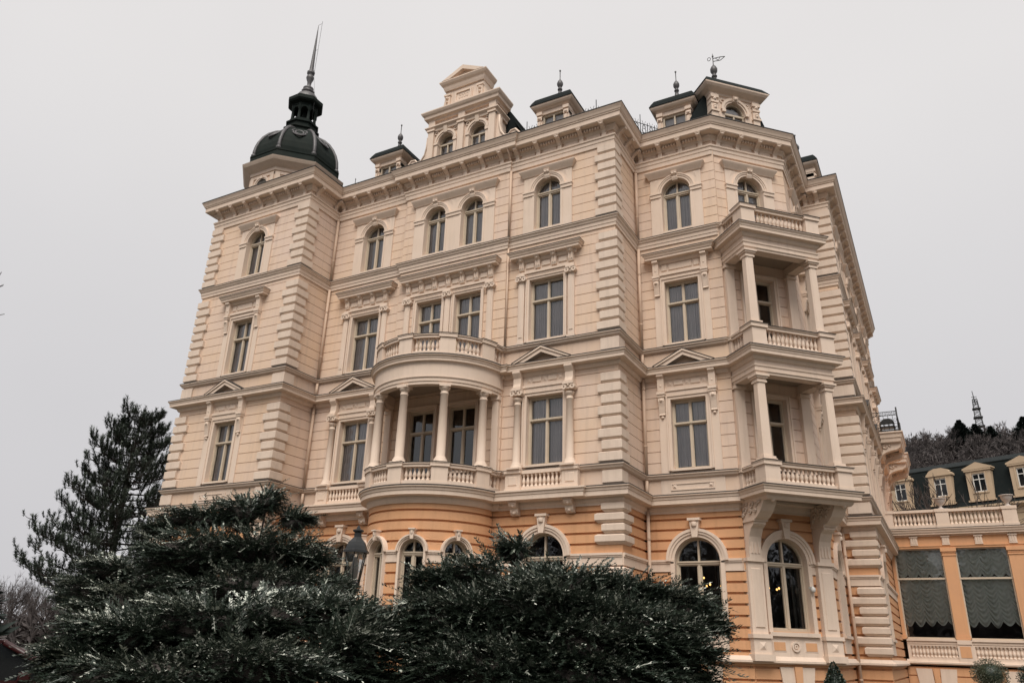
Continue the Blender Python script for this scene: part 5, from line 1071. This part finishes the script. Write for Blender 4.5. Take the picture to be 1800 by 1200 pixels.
# ------------------------------------------------------------------ ground, hills
def grid(name, fn, x0, x1, y0, y1, nx, ny, m):
    mb = MB(); vs = []; 
    for j in range(ny + 1):
        for i in range(nx + 1):
            x = x0 + (x1 - x0) * i / nx; y = y0 + (y1 - y0) * j / ny; vs.append((x, y, fn(x, y)))
    mb.add(vs, [(j * (nx + 1) + i, j * (nx + 1) + i + 1, (j + 1) * (nx + 1) + i + 1, (j + 1) * (nx + 1) + i) for j in range(ny) for i in range(nx)], True)
    return obj(name, mb, M[m], kind='structure')
def smooth(t): t = max(0, min(1, t)); return t * t * (3 - 2 * t)
gb = MB(); gb.add([(-1500, -300, GZ), (1500, -300, GZ), (1500, 1800, GZ), (-1500, 1800, GZ)], [(0, 1, 2, 3)]); obj('ground', gb, M['ground'], kind='structure')
def hill_z(x, y):
    h = smooth((y - 110) / 210) * (72 + 3.5 * math.sin(x * .03 + 1) + 2 * math.sin(x * .011)); e = smooth((x + 130) / 110)
    return GZ - 1 + h * e
hl = grid('hill', hill_z, -320, 420, 100, 560, 90, 60, 'hill')
def bank_z(x, y):
    d = (-(x - 8.66) * .8746 + (y + 23.1) * .4848); return GZ - .5 + smooth((d - 38) / 60) * 5.2 * smooth((8 - y) / 30 + .6)
grid('left_bank', bank_z, -140, -22, -40, 60, 50, 50, 'hill')
# ------------------------------------------------------------------ leafy meshes straight from arrays
def quads(name, V, m, idx=None):
    """V: (n,4,3) array of quads"""
    n = len(V); me = bpy.data.meshes.new(name); me.vertices.add(n * 4); me.vertices.foreach_set('co', V.reshape(-1).astype(np.float32))
    me.loops.add(n * 4); me.loops.foreach_set('vertex_index', np.arange(n * 4, dtype=np.int32)); me.polygons.add(n)
    me.polygons.foreach_set('loop_start', np.arange(0, n * 4, 4, dtype=np.int32)); me.polygons.foreach_set('loop_total', np.full(n, 4, dtype=np.int32))
    for mm in (m if isinstance(m, list) else [m]): me.materials.append(mm)
    if idx is not None: me.polygons.foreach_set('material_index', idx.astype(np.int32))
    me.update(); me.validate(); return me
def nrm(a): return a / np.maximum(np.linalg.norm(a, axis=-1, keepdims=True), 1e-9)
def fronds(P, D, L, ns=13, spread=.75, sl=.085, sw=.011, tip=.1):
    """flat feathery sprays: P roots, D directions, L lengths -> diamond leaves"""
    n = len(P); up = np.tile([0, 0, 1.], (n, 1)) + np.random.normal(0, .28, (n, 3)); S = nrm(np.cross(D, up)); N = nrm(np.cross(S, D)); out = []
    for k in range(ns):
        t = (k + .6) / ns
        for sg in (-1, 1):
            q = P + D * (L * t)[:, None] - N * (L * .12 * t * t)[:, None]
            a = spread * (1 - .35 * t) * np.random.uniform(.75, 1.2, n); d = nrm(D * np.cos(a)[:, None] + S * (sg * np.sin(a))[:, None] + N * np.random.uniform(-.12, .30, n)[:, None])
            l = sl * (1.15 - .5 * t) * np.random.uniform(.7, 1.4, n) * (L / .4); w = nrm(np.cross(d, N) + .35 * np.random.normal(0, 1, (n, 3))) * (sw * np.random.uniform(.7, 1.4, n))[:, None]
            e = q + d * l[:, None]; mid = q + d * (l * .45)[:, None]; out.append(np.stack([q, mid + w, e, mid - w], 1))
    t = np.stack([P, P + D * (L * .5)[:, None] + S * .004, P + D * (L * 1.05)[:, None] - N * (L * .12)[:, None], P + D * (L * .5)[:, None] - S * .004], 1); out.append(t)
    return np.concatenate(out)
def branch_mesh(name, pairs, m, parent):
    mb = MB()
    for pts, rad in pairs: mb.tube(pts, rad, 5)
    return obj(name, mb, m, parent)
def juniper(label, lobes, dens, base, tipf):
    """spreading juniper: lobes (x,y,z,half width,half height) filled with feathery sprays that rise outwards in flat shelves;
    pale leaf colour on the upper outer sprays paints in highlights along with frost"""
    t = thing('juniper_shrub', (base[0], base[1], GZ), label, 'shrub', 'junipers in front of the hotel'); Ps = []; Ds = []; Ls = []; Fs = []; br = []; B = np.array(base)
    core = MB()
    for (x, y, z, rw, rh) in lobes:
        rw = max(.14, rw - .14); rh = max(.09, rh - .10); c = np.array([x, y, z - .02]); rd = rw * .75; n = int(dens * (rw * rh * 5 + .2)); u = nrm(np.random.normal(0, 1, (n, 3))); rr = np.random.uniform(.3, 1.0, n) ** .5
        p = c + u * rr[:, None] * np.array([rw, rd, rh]); k = 3.4
        p[:, 2] += .055 * np.sin(p[:, 2] * 2 * PI * k + p[:, 0] * 2.9 + p[:, 1] * 1.9)
        o = p - B; o[:, 2] = 0; d = nrm(nrm(o) * .95 + u * np.array([.9, .9, .30]) + np.array([0, 0, .16]) + np.random.normal(0, .42, (n, 3)))
        big = np.random.random(n) < .07; L = np.random.uniform(.14, .30, n) * min(1.0, .65 + rh); L[big] *= 1.75
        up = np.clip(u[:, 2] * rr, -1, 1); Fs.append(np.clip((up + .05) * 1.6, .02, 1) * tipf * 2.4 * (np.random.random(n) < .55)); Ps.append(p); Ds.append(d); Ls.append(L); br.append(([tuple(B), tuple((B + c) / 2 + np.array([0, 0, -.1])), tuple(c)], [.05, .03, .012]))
        r0 = .78; vs = []; fs = []; NS, NR = 14, 9
        for j in range(NR + 1):
            for i in range(NS):
                a, b_ = 2 * PI * i / NS, PI * j / NR - PI / 2; q = r0 * (1 + .16 * math.sin(3 * a + x * 7 + 2 * b_)); vs.append((x + rw * q * math.cos(a) * math.cos(b_), y + rd * q * math.sin(a) * math.cos(b_), z + rh * q * math.sin(b_) - .05))
        for j in range(NR):
            for i in range(NS): fs.append((j * NS + i, j * NS + (i + 1) % NS, (j + 1) * NS + (i + 1) % NS, (j + 1) * NS + i))
        core.add(vs, fs, True)
    P, D, L, Fz = np.concatenate(Ps), nrm(np.concatenate(Ds)), np.concatenate(Ls), np.concatenate(Fs); V = fronds(P, D, L, 11, .85, .070, .0085)
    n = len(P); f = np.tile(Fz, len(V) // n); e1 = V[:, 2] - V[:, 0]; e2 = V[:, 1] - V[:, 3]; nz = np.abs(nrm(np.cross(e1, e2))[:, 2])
    idx = ((np.random.random(len(V)) < f) & (nz > .35)).astype(int)  # upward-facing leaves get the painted highlight colour
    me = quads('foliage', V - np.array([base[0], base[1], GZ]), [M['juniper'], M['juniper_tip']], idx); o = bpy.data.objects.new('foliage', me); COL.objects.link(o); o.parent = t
    obj('inner_shade_core', core, M['bark'], t); branch_mesh('branches', br, M['bark'], t)  # core: solid dark lumps added for inner shade and against see-through gaps
JA = ((-0.18,-15.18,1.70,0.49,0.25),(0.09,-14.93,1.91,0.35,0.18),(-0.58,-15.62,1.56,0.61,0.20),(0.37,-14.59,1.64,0.38,0.18),(-0.83,-15.90,1.38,0.36,0.14),(-0.23,-15.89,1.02,0.84,0.38),(0.35,-15.24,1.08,0.79,0.43),(0.75,-14.70,1.10,0.46,0.32),(1.25,-14.6,.72,0.34,0.24),(0.69,-15.56,0.57,1.48,0.37),(.2,-15.4,-.1,1.5,.5))
JB = ((-2.85,-15.20,0.95,0.58,0.29),(-2.60,-14.84,0.81,0.63,0.36),(-3.00,-15.39,0.60,0.53,0.35),(-2.25,-15.17,0.28,1.03,0.51),(-1.6,-15.0,.7,.7,.5),(-2.2,-15.2,-.5,1.0,.6))
JC = ((1.34,-17.87,0.03,0.62,0.28),(1.31,-18.27,-0.19,0.35,0.24),(1.60,-17.22,0.14,0.78,0.33),(2.06,-16.56,0.23,0.75,0.31),(2.59,-16.08,0.30,0.56,0.30),(2.95,-15.91,0.20,0.32,0.27),(1.86,-17.86,-0.32,1.08,0.27),(2.53,-17.09,-0.24,1.02,0.34),(3.09,-16.30,-0.12,0.54,0.48),(3.25,-15.74,.18,.32,.24),(2.2,-17.2,-.8,1.3,.5))
JD = ((3.94,-14.37,1.13,0.30,0.20),(4.38,-14.35,0.82,0.50,0.24),(3.68,-14.95,0.83,0.58,0.21),(3.42,-15.34,0.67,0.40,0.20),(4.89,-14.31,0.74,0.61,0.29),(5.42,-14.20,0.61,0.60,0.30),(5.96,-14.22,0.46,0.48,0.27),(6.28,-14.23,0.31,0.26,0.22),(3.68,-15.38,0.26,0.71,0.45),(4.46,-14.94,0.35,0.84,0.52),(5.46,-14.70,0.14,0.81,0.43),(6.02,-14.51,-0.02,0.49,0.43),(4.07,-15.61,-0.25,0.96,0.42),(5.25,-15.01,-0.26,1.08,0.36),(4.8,-14.8,-.9,1.4,.5),(4.2,-14.7,.52,.6,.38),(4.95,-14.5,.35,.75,.42),(5.6,-14.4,.2,.6,.35),(4.0,-15.1,.1,.9,.5),(5.0,-14.9,-.05,1.0,.5))
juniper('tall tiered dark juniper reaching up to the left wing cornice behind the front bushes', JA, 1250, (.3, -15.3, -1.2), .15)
juniper('dark, pale-tipped juniper under the pine at the far left', JB, 1150, (-2.3, -15.1, -1.4), .20)
juniper('broad, pale-tipped juniper in the lower left foreground before the street lamp', JC, 1700, (2.1, -17.0, -1.4), .21)
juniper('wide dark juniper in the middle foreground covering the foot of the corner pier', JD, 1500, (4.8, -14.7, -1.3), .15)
# ------------------------------------------------------------------ pine
def pine():
    bx, by = -27.6, 1.8; top = 11.1; t = thing('pine_tree', (bx, by, GZ), 'tall dark pine with upturned needle tufts left of the hotel', 'tree'); rs = random.Random(5)
    tr = MB(); tr.tube([(bx, by, GZ), (bx + .1, by, 3), (bx - .05, by, 8), (bx + .15, by, top - .2)], [.26, .20, .12, .03], 8); obj('trunk', tr, M['bark'], t)
    lim = MB(); tufts = []
    n = 80
    for i in range(n):
        z = 1.2 + (top - 1.6) * (i / n) ** .95; a = i * 2.4 + rs.uniform(-.3, .3); r = 4.4 * (1 - (z - 1) / (top + .35)) ** .78 * rs.uniform(.7, 1.1); d = Vector((math.cos(a), math.sin(a), 0))
        p0 = Vector((bx, by, z)); p1 = p0 + d * r * .5 + Vector((0, 0, r * .02)); p2 = p0 + d * r * .85 + Vector((0, 0, r * .16)); p3 = p0 + d * r + Vector((0, 0, r * .34))
        lim.tube([p0, p1, p2, p3], [.05, .035, .022, .01], 5, False)
        tufts += [(p3, Vector((d.x * .4, d.y * .4, 1)))]
        for k in range(int(10 + r * 9)):
            q = rs.uniform(.28, 1.0); s = p0.lerp(p1, q / .5) if q < .5 else (p1.lerp(p2, (q - .5) / .35) if q < .85 else p2.lerp(p3, (q - .85) / .15)); sd = d.cross(Vector((0, 0, 1))) * rs.choice([-1, 1]); e = s + (sd * rs.uniform(.1, .6) + d * rs.uniform(.1, .45)) * min(1, r / 2.2) + Vector((0, 0, rs.uniform(.05, .4)))
            lim.tube([s, s.lerp(e, .6) + Vector((0, 0, -.04)), e], [.016, .012, .006], 4, False); tufts.append((e, Vector(((e - s).x * .6, (e - s).y * .6, .75 + rs.uniform(-.1, .3)))))
    for k in range(10): tufts.append((Vector((bx + .15 + rs.uniform(-.12, .12), by + rs.uniform(-.12, .12), top - rs.uniform(-.2, .9))), Vector((rs.uniform(-.3, .3), 0, 1))))
    obj('limbs', lim, M['bark'], t)
    C = np.array([p for p, _ in tufts]); D = nrm(np.array([d for _, d in tufts])); V = []; m = len(C); SZ = np.random.uniform(.7, 1.25, m)
    for k in range(52):
        s = np.random.uniform(-.16, .26, m) * SZ; a = nrm(np.random.normal(0, 1, (m, 3))); side = nrm(a - D * (a * D).sum(1, keepdims=True)); d = nrm(D * np.random.uniform(.35, 1.0, m)[:, None] + side * .8); l = np.random.uniform(.11, .19, m) * SZ; w = nrm(np.cross(d, a)) * .015
        q = C + D * s[:, None]; e = q + d * l[:, None]; V.append(np.stack([q - w, q + w, e + w * .3, e - w * .3], 1))
    V = np.concatenate(V) - np.array([bx, by, GZ]); o = bpy.data.objects.new('crown', quads('crown', V, M['pine'])); COL.objects.link(o); o.parent = t
pine()
# ------------------------------------------------------------------ bare trees (winter)
def bare_tree_mesh(h, seed, spread=.5, lv=5, fine=.01, k0=5):
    rs = random.Random(seed); tr = MB(); cr = MB()
    def grow(p, d, l, r, lvl):
        q = p + d * l; mid = p.lerp(q, .5) + Vector((rs.uniform(-1, 1), rs.uniform(-1, 1), 0)) * l * .05
        (tr if lvl < 1 else cr).tube([p, mid, q], [r, r * .85, r * .66], 5 if lvl < 2 else 3, False)
        if lvl >= lv: return
        n = k0 if lvl == 0 else rs.choice([2, 3, 3])
        for i in range(n):
            a = rs.uniform(0, 2 * PI); tilt = rs.uniform(.25, .7) * (1 if i else .35); x = d.orthogonal().normalized(); y = d.cross(x); nd = (d * math.cos(tilt) + (x * math.cos(a) + y * math.sin(a)) * math.sin(tilt) * (spread * 2)).normalized(); nd.z += .12; nd.normalize()
            s = p.lerp(q, rs.uniform(.55, 1)) if i else q; grow(s, nd, l * rs.uniform(.55, .82), max(fine, r * rs.uniform(.5, .66)), lvl + 1)
    grow(Vector((0, 0, 0)), Vector((0, 0, 1)), h * .30, h * .018, 0); return tr, cr
protos = []
def bare_tree(kind, x, y, z, sc, rz, label, group, h=10, seed=1, m='fartwig', lv=5, fine=.03, name='bare_tree', spread=.5):
    key = (h, seed, m)
    for k, o in protos:
        if k == key: c = copy_tree(o); break
    else:
        tr, cr = bare_tree_mesh(h, seed, spread, lv, fine); c = thing(name, (0, 0, 0), label, 'tree'); obj('trunk', tr, M[m], c); obj('crown', cr, M[m], c); protos.append((key, c))
    c.location = (x, y, z); c.scale = (sc, sc, sc); c.rotation_euler = (0, 0, rz); tag(c, label, 'tree', group); return c
rs = random.Random(11); CXY = (8.66, -23.1)
def pol(az, d): return (CXY[0] + d * math.sin(R(az)), CXY[1] + d * math.cos(R(az)))
GL = 'bare trees on the wooded hill'
k = 0
for row, (d, n) in enumerate(((150, 20), (185, 24), (220, 26), (255, 26), (290, 28), (318, 28))):
    for i in range(n):
        az = -2.5 + 10.5 * (i + rs.random()) / n; x, y = pol(az, d + rs.uniform(-10, 10)); z = hill_z(x, y)
        bare_tree('b', x, y, z - .3, rs.uniform(.75, 1.2), rs.uniform(0, 6), 'bare brown winter tree on the wooded hill behind the black-roofed house', GL, 11, 20 + k % 4, lv=5, fine=.035); k += 1
def conifer(x, y, z, h, label, group, seed):
    rs = random.Random(seed); t = thing('conifer_tree', (x, y, z), label, 'tree', group); tr = MB(); tr.tube([(x, y, z), (x, y, z + h)], [h * .018, .03], 6); obj('trunk', tr, M['bark'], t); P = []; D = []; L = []
    n = 700
    for i in range(n):
        q = (i / n) ** .8; zz = z + h * (.22 + .78 * q); r = h * .36 * (1 - q) ** .75 * rs.uniform(.4, 1) + .12; a = rs.uniform(0, 6.3); P.append((x + r * .35 * math.cos(a), y + r * .35 * math.sin(a), zz)); D.append((math.cos(a), math.sin(a), rs.uniform(-.15, .3))); L.append(max(.5, r * .8))
    V = fronds(np.array(P), nrm(np.array(D)), np.array(L), 6, .8, .30, .16); V = V - np.array([x, y, z]); o = bpy.data.objects.new('crown', quads('crown', V, M['conifer'])); COL.objects.link(o); o.parent = t
for i, (az, d, h, lab) in enumerate(((2.45, 300, 14.5, 'tallest dark conifer on the ridge, left of the radio mast'), (3.3, 306, 12, 'dark conifer on the ridge directly below the radio mast'), (4.15, 303, 11, 'dark conifer on the ridge just right of the radio mast'), (6.0, 300, 14, 'dark conifer on the ridge at the right edge of the photo'))):
    x, y = pol(az, d); conifer(x, y, hill_z(x, y) - 1, h, lab, 'conifers on the ridge', i)
def wood(name, pts, hs, m, loc, per, sz):
    P = np.repeat(np.array(pts), per, 0); H = np.repeat(np.array(hs), per); n = len(P); a = np.random.uniform(0, 2 * PI, n); q = np.random.random(n); rr = H * .24 * np.sqrt(np.random.random(n)) * (1.15 - .75 * q)
    C = P + np.stack([rr * np.cos(a), rr * np.sin(a), H * (.12 + .88 * q)], 1); d = nrm(np.random.normal(0, 1, (n, 3)) * np.array([.6, .6, 1])); w = nrm(np.cross(d, np.random.normal(0, 1, (n, 3)))); l = sz * np.random.uniform(.5, 1.5, n)[:, None]
    V = np.stack([C, C + d * l * .5 + w * l * .10, C + d * l, C + d * l * .5 - w * l * .10], 1) - np.array(loc)
    o = bpy.data.objects.new(name, quads(name, V, M[m])); COL.objects.link(o); o.location = loc; tag(o, kind='stuff'); return o
pts = []; hs = []
for i in range(900):
    x, y = pol(rs.uniform(-4, 9), rs.uniform(130, 330)); pts.append((x, y, hill_z(x, y) - .5)); hs.append(rs.uniform(5, 9.5))
o = wood('hill_wood', pts, hs, 'fartwig', (20, 200, 0), 130, 1.5); o['label'] = 'dense brown leafless wood covering the hill behind the black roof'; o['category'] = 'wood'
def back_z(x, y): return GZ - .6 + smooth((-y - 52) / 70) * 17
grid('hill_behind', back_z, -220, 160, -190, -46, 40, 24, 'hill')
pts = []; hs = []
for i in range(520):
    x, y = rs.uniform(-150, 100), -rs.uniform(54, 120); pts.append((x, y, back_z(x, y) - .5)); hs.append(rs.uniform(7, 14))
for i in range(200): pts.append((rs.uniform(48, 110), rs.uniform(-70, 30), GZ)); hs.append(rs.uniform(9, 17))
o = wood('park_wood', pts, hs, 'bark', (0, -60, 0), 75, 1.9); o['label'] = 'dark park trees across the street that the window panes reflect'; o['category'] = 'wood'
pts = []; hs = []
for i in range(150):
    x, y = pol(rs.uniform(-63, -50), rs.uniform(66, 120)); pts.append((x, y, bank_z(x, y) - .4)); hs.append(rs.uniform(1.8, 3.2))
o = wood('bank_wood', pts, hs, 'fartwig', (-70, 15, 0), 120, .9); o['label'] = 'brown leafless thicket on the bank at the left edge'; o['category'] = 'wood'
# radio mast
mx_, my_ = pol(3.6, 330); mz = hill_z(mx_, my_)
mast = thing('radio_mast', (mx_, my_, mz), 'lattice radio mast with platforms and a dish on the wooded ridge', 'mast')
F = Frame((mx_, my_), (1, 0), (0, -1)); lt = MB(); H = 97 - mz; hw = lambda t: 1.7 * (1 - t) + .6 * t
for sx in (-1, 1):
    for sy in (-1, 1): lt.tube([F(sx * hw(0), sy * hw(0), mz - 2), F(sx * hw(.85), sy * hw(.85), mz + H * .85)], .17, 4)
for i in range(14):
    a, c = i / 16, (i + 1) / 16
    for sy in (-1, 1):
        lt.tube([F(-hw(a), sy * hw(a), mz + H * a), F(hw(c), sy * hw(c), mz + H * c)], .085, 4); lt.tube([F(hw(a), sy * hw(a), mz + H * a), F(-hw(c), sy * hw(c), mz + H * c)], .085, 4)
obj('lattice', lt, M['iron'], mast); po = MB(); po.tube([F(0, 0, mz + H * .8), F(-.3, 0, mz + H)], [.2, .12], 6); obj('antenna', po, M['iron'], mast)
for t in (.42, .56, .70): p = MB(); p.box(F, -hw(t) - .45, hw(t) + .45, -hw(t) - .4, hw(t) + .4, mz + H * t, mz + H * t + .35); obj('platform', p, M['iron'], mast)
p = MB(); p.lathe(F(-hw(.4) - .8, .6, mz + H * .40), [(.05, -.5), (.5, -.4), (.7, 0), (.5, .4), (.05, .5)], 12); obj('dish', p, M['iron'], mast)
for t in (.78, .82, .86, .9): p = MB(); p.box(F, -.9, .9, -.12, .12, mz + H * t, mz + H * t + .16); obj('aerial', p, M['iron'], mast)
# trees at the left edge and the bare tree behind the wing
for i, (az, d, sc) in enumerate(((-60.9, 92, .72), (-60.2, 84, .66), (-59.5, 95, .7), (-59.0, 80, .6), (-58.3, 90, .6), (-61.4, 80, .6), (-57.6, 85, .62), (-60.6, 60, .42), (-59.7, 58, .38), (-58.8, 62, .42), (-58.0, 60, .42), (-57.0, 64, .45))):
    x, y = pol(az, d); bare_tree('b', x, y, bank_z(x, y) - .2, sc, i * 1.3, 'slender bare tree on the bank at the left edge', 'bare trees on the left bank', 11, 30 + i % 3, m='fartwig', lv=6, fine=.014)
x, y = pol(-63.6, 48); conifer(x, y, GZ - .3, 6.6, 'narrow dark conifer cut off by the left edge', None, 9)
x, y = pol(.3, 54); bare_tree('b', x, y, GZ, 1.25, 1.0, 'bare tree with pale twigs between the wing terrace and the black roof', None, 11.5, 51, m='urn' if False else 'twig', lv=6, fine=.014)
x, y = pol(-74.0, 13); bare_tree('b', x, y, GZ, 1.1, 3.5, 'bare tree whose twig tips reach in at the left edge', None, 9.5, 77, m='twig', lv=6, fine=.006)
# bushes against the house
def leaf_ball(name, x, y, z0, r, h, n, m, label, cone=False, group=None):
    t = thing(name, (x, y, GZ), label, 'shrub', group); s = MB(); s.tube([(x, y, GZ), (x, y, z0 + h * .5)], .035, 6); obj('stem', s, M['bark'], t)
    u = nrm(np.random.normal(0, 1, (n, 3))); 
    if cone:
        q = np.random.random(n) ** .6; a = np.random.uniform(0, 6.3, n); rr = r * (1 - (1 - q)) ** .85 * np.random.uniform(.75, 1.06, n); C = np.stack([x + rr * np.cos(a), y + rr * np.sin(a), z0 + h * (1 - q)], 1); u = np.stack([np.cos(a), np.sin(a), np.full(n, .6)], 1)
    else: C = np.array([x, y, z0 + h / 2]) + u * np.random.uniform(.55, 1.08, n)[:, None] * np.array([r, r, h / 2])
    d = nrm(u + np.random.normal(0, .5, (n, 3))); w = nrm(np.cross(d, np.random.normal(0, 1, (n, 3)))); l = np.random.uniform(.03, .06, n)[:, None]; V = np.stack([C, C + d * l * .5 + w * l * .35, C + d * l, C + d * l * .5 - w * l * .35], 1) - np.array([x, y, GZ])
    o = bpy.data.objects.new('foliage', quads('foliage', V, M[m])); COL.objects.link(o); o.parent = t
    c = MB()
    if cone: c.lathe((x, y, z0), [(r * .8, 0), (r * .62, h * .3), (r * .35, h * .65), (.02, h * .93)], 12)
    else: c.ball((x, y, z0 + h / 2), r * .72, 12, h / 2 / r)
    obj('inner_foliage', c, M['box'], t)
leaf_ball('clipped_cone_shrub', 6.05, -2.28, GZ, .62, 1.62, 9000, 'box', 'clipped dark green cone shrub below the carved balcony brackets', True)
leaf_ball('clipped_ball_shrub', 9.65, 13.87, -.95, .62, 1.1, 5200, 'variegated', 'variegated clipped ball shrub before the wing, the inner one', group='ball shrubs before the wing')
leaf_ball('clipped_ball_shrub', 11.1, 13.83, -1.0, .55, 1.0, 5000, 'box', 'dark ball shrub before the wing at the right edge of the photo', group='ball shrubs before the wing')
# ------------------------------------------------------------------ street lamp
lx, ly = -2.21, -10.04; lamp = thing('street_lamp', (lx, ly, GZ), 'old black lantern street lamp rising behind the junipers', 'street lamp')
p = MB(); p.lathe((lx, ly, GZ), [(.16, 0), (.16, .3), (.10, .36), (.08, .8), (.06, .85), (.045, 2.4), (.07, 2.45), (.05, 2.5), (.09, 2.75), (.14, 2.82), (.14, 2.86)], 10); obj('post', p, M['iron'], lamp)
zl = GZ + 2.86; fr = MB(); gl = MB(); rb, rt, hh = .13, .225, .62
for k in range(6):
    a, a2 = k * PI / 3, (k + 1) * PI / 3; P0 = (lx + rb * math.cos(a), ly + rb * math.sin(a), zl); P1 = (lx + rt * math.cos(a), ly + rt * math.sin(a), zl + hh); Q0 = (lx + rb * math.cos(a2), ly + rb * math.sin(a2), zl); Q1 = (lx + rt * math.cos(a2), ly + rt * math.sin(a2), zl + hh)
    fr.tube([P0, P1], .013, 5); fr.tube([P0, Q0], .014, 5); fr.tube([P1, Q1], .018, 5); gl.add([P0, Q0, Q1, P1], [(0, 1, 2, 3)])
obj('lantern_frame', fr, M['iron'], lamp); obj('lantern_glass', gl, M['glass'], lamp)
bl = MB(); bl.lathe((lx, ly, zl + .02), [(.05, 0), (.075, .1), (.085, .3), (.05, .46), (.02, .5)], 10); obj('lamp_globe', bl, M['opal'], lamp)
rf_ = MB(); rf_.lathe((lx, ly, zl + hh), [(.29, -.015), (.285, .03), (.245, .05), (.225, .12), (.19, .20), (.12, .27), (.085, .31), (.08, .40), (.125, .43), (.125, .455), (.05, .48), (.03, .53), (.005, .56)], 6, 0, False); obj('lamp_roof', rf_, M['iron'], lamp)
# ------------------------------------------------------------------ parked car
def car():
    cx, cy, rz = -4.53, -15.96, R(61.5); t = thing('parked_car', (cx, cy, GZ), 'red hatchback parked at the lower left edge behind the shrubs', 'car'); F = Frame((cx, cy), (math.cos(rz), math.sin(rz)), (math.sin(rz), -math.cos(rz))); z = GZ + .05
    b = MB(); low = [(-1.95, .3), (1.95, .3), (2.05, .55), (2.0, .78), (1.5, .93), (.95, .98), (-1.75, 1.0), (-2.0, .9), (-2.05, .6)]
    b.puz(F, [(u, z + h) for u, h in low], -.84, .84)
    b.puz(F, [(u, z + h) for u, h in ((.35, 1.53), (-.2, 1.58), (-1.2, 1.56), (-1.62, 1.48), (-1.55, 1.44), (-.2, 1.50), (.3, 1.46))], -.66, .66)
    for s in (-.72, .72):
        for p, q in (((1.35, .98), (.35, 1.5)), ((-.25, 1.0), (-.3, 1.52)), ((-1.75, 1.0), (-1.55, 1.48))): b.tube([F(p[0], s * 1.06, z + p[1]), F(q[0], s * .93, z + q[1])], .045, 5)
    obj('body', b, M['carred'], t); g = MB(); g.puz(F, [(u, z + h) for u, h in ((1.3, .98), (.33, 1.48), (-1.55, 1.46), (-1.7, 1.0))], -.69, .69); obj('windows', g, M['carglass'], t)
    for u in (-1.3, 1.3):
        for s in (-1, 1):
            w = MB(); c = F(u, s * .80, z + .27); n = 18; vs = []
            for r_, o_ in ((.2, -.1), (.31, -.1), (.32, 0), (.31, .1), (.2, .1)):
                vs += [F(u + r_ * math.cos(2 * PI * i / n), s * .76 + o_, z + .27 + r_ * math.sin(2 * PI * i / n)) for i in range(n)]
            w.add(vs, [(j * n + i, j * n + (i + 1) % n, (j + 1) * n + (i + 1) % n, (j + 1) * n + i) for j in range(4) for i in range(n)]); wo = obj('wheel', w, M['tyre'], t); r = MB(); r.ring(F, u, z + .27, .03, .2, s * .76 - .09, s * .76 + .09, 0, 360, 18); obj('rim', r, M['chrome'], wo)
    for s in (-.6, .6): h = MB(); h.bevbox(Frame(F(1.9, 0, 0)[:2], (-F.n[0], -F.n[1]), F.t), s - .16, s + .16, -.05, .13, z + .62, z + .76, .03); obj('headlight', h, M['white'], t)
    for s in (-1, 1): h = MB(); h.bevbox(F, .62, .78, s * .9 - .09, s * .9 + .09, z + .98, z + 1.1, .02); obj('wing_mirror', h, M['carred'], t)
car()
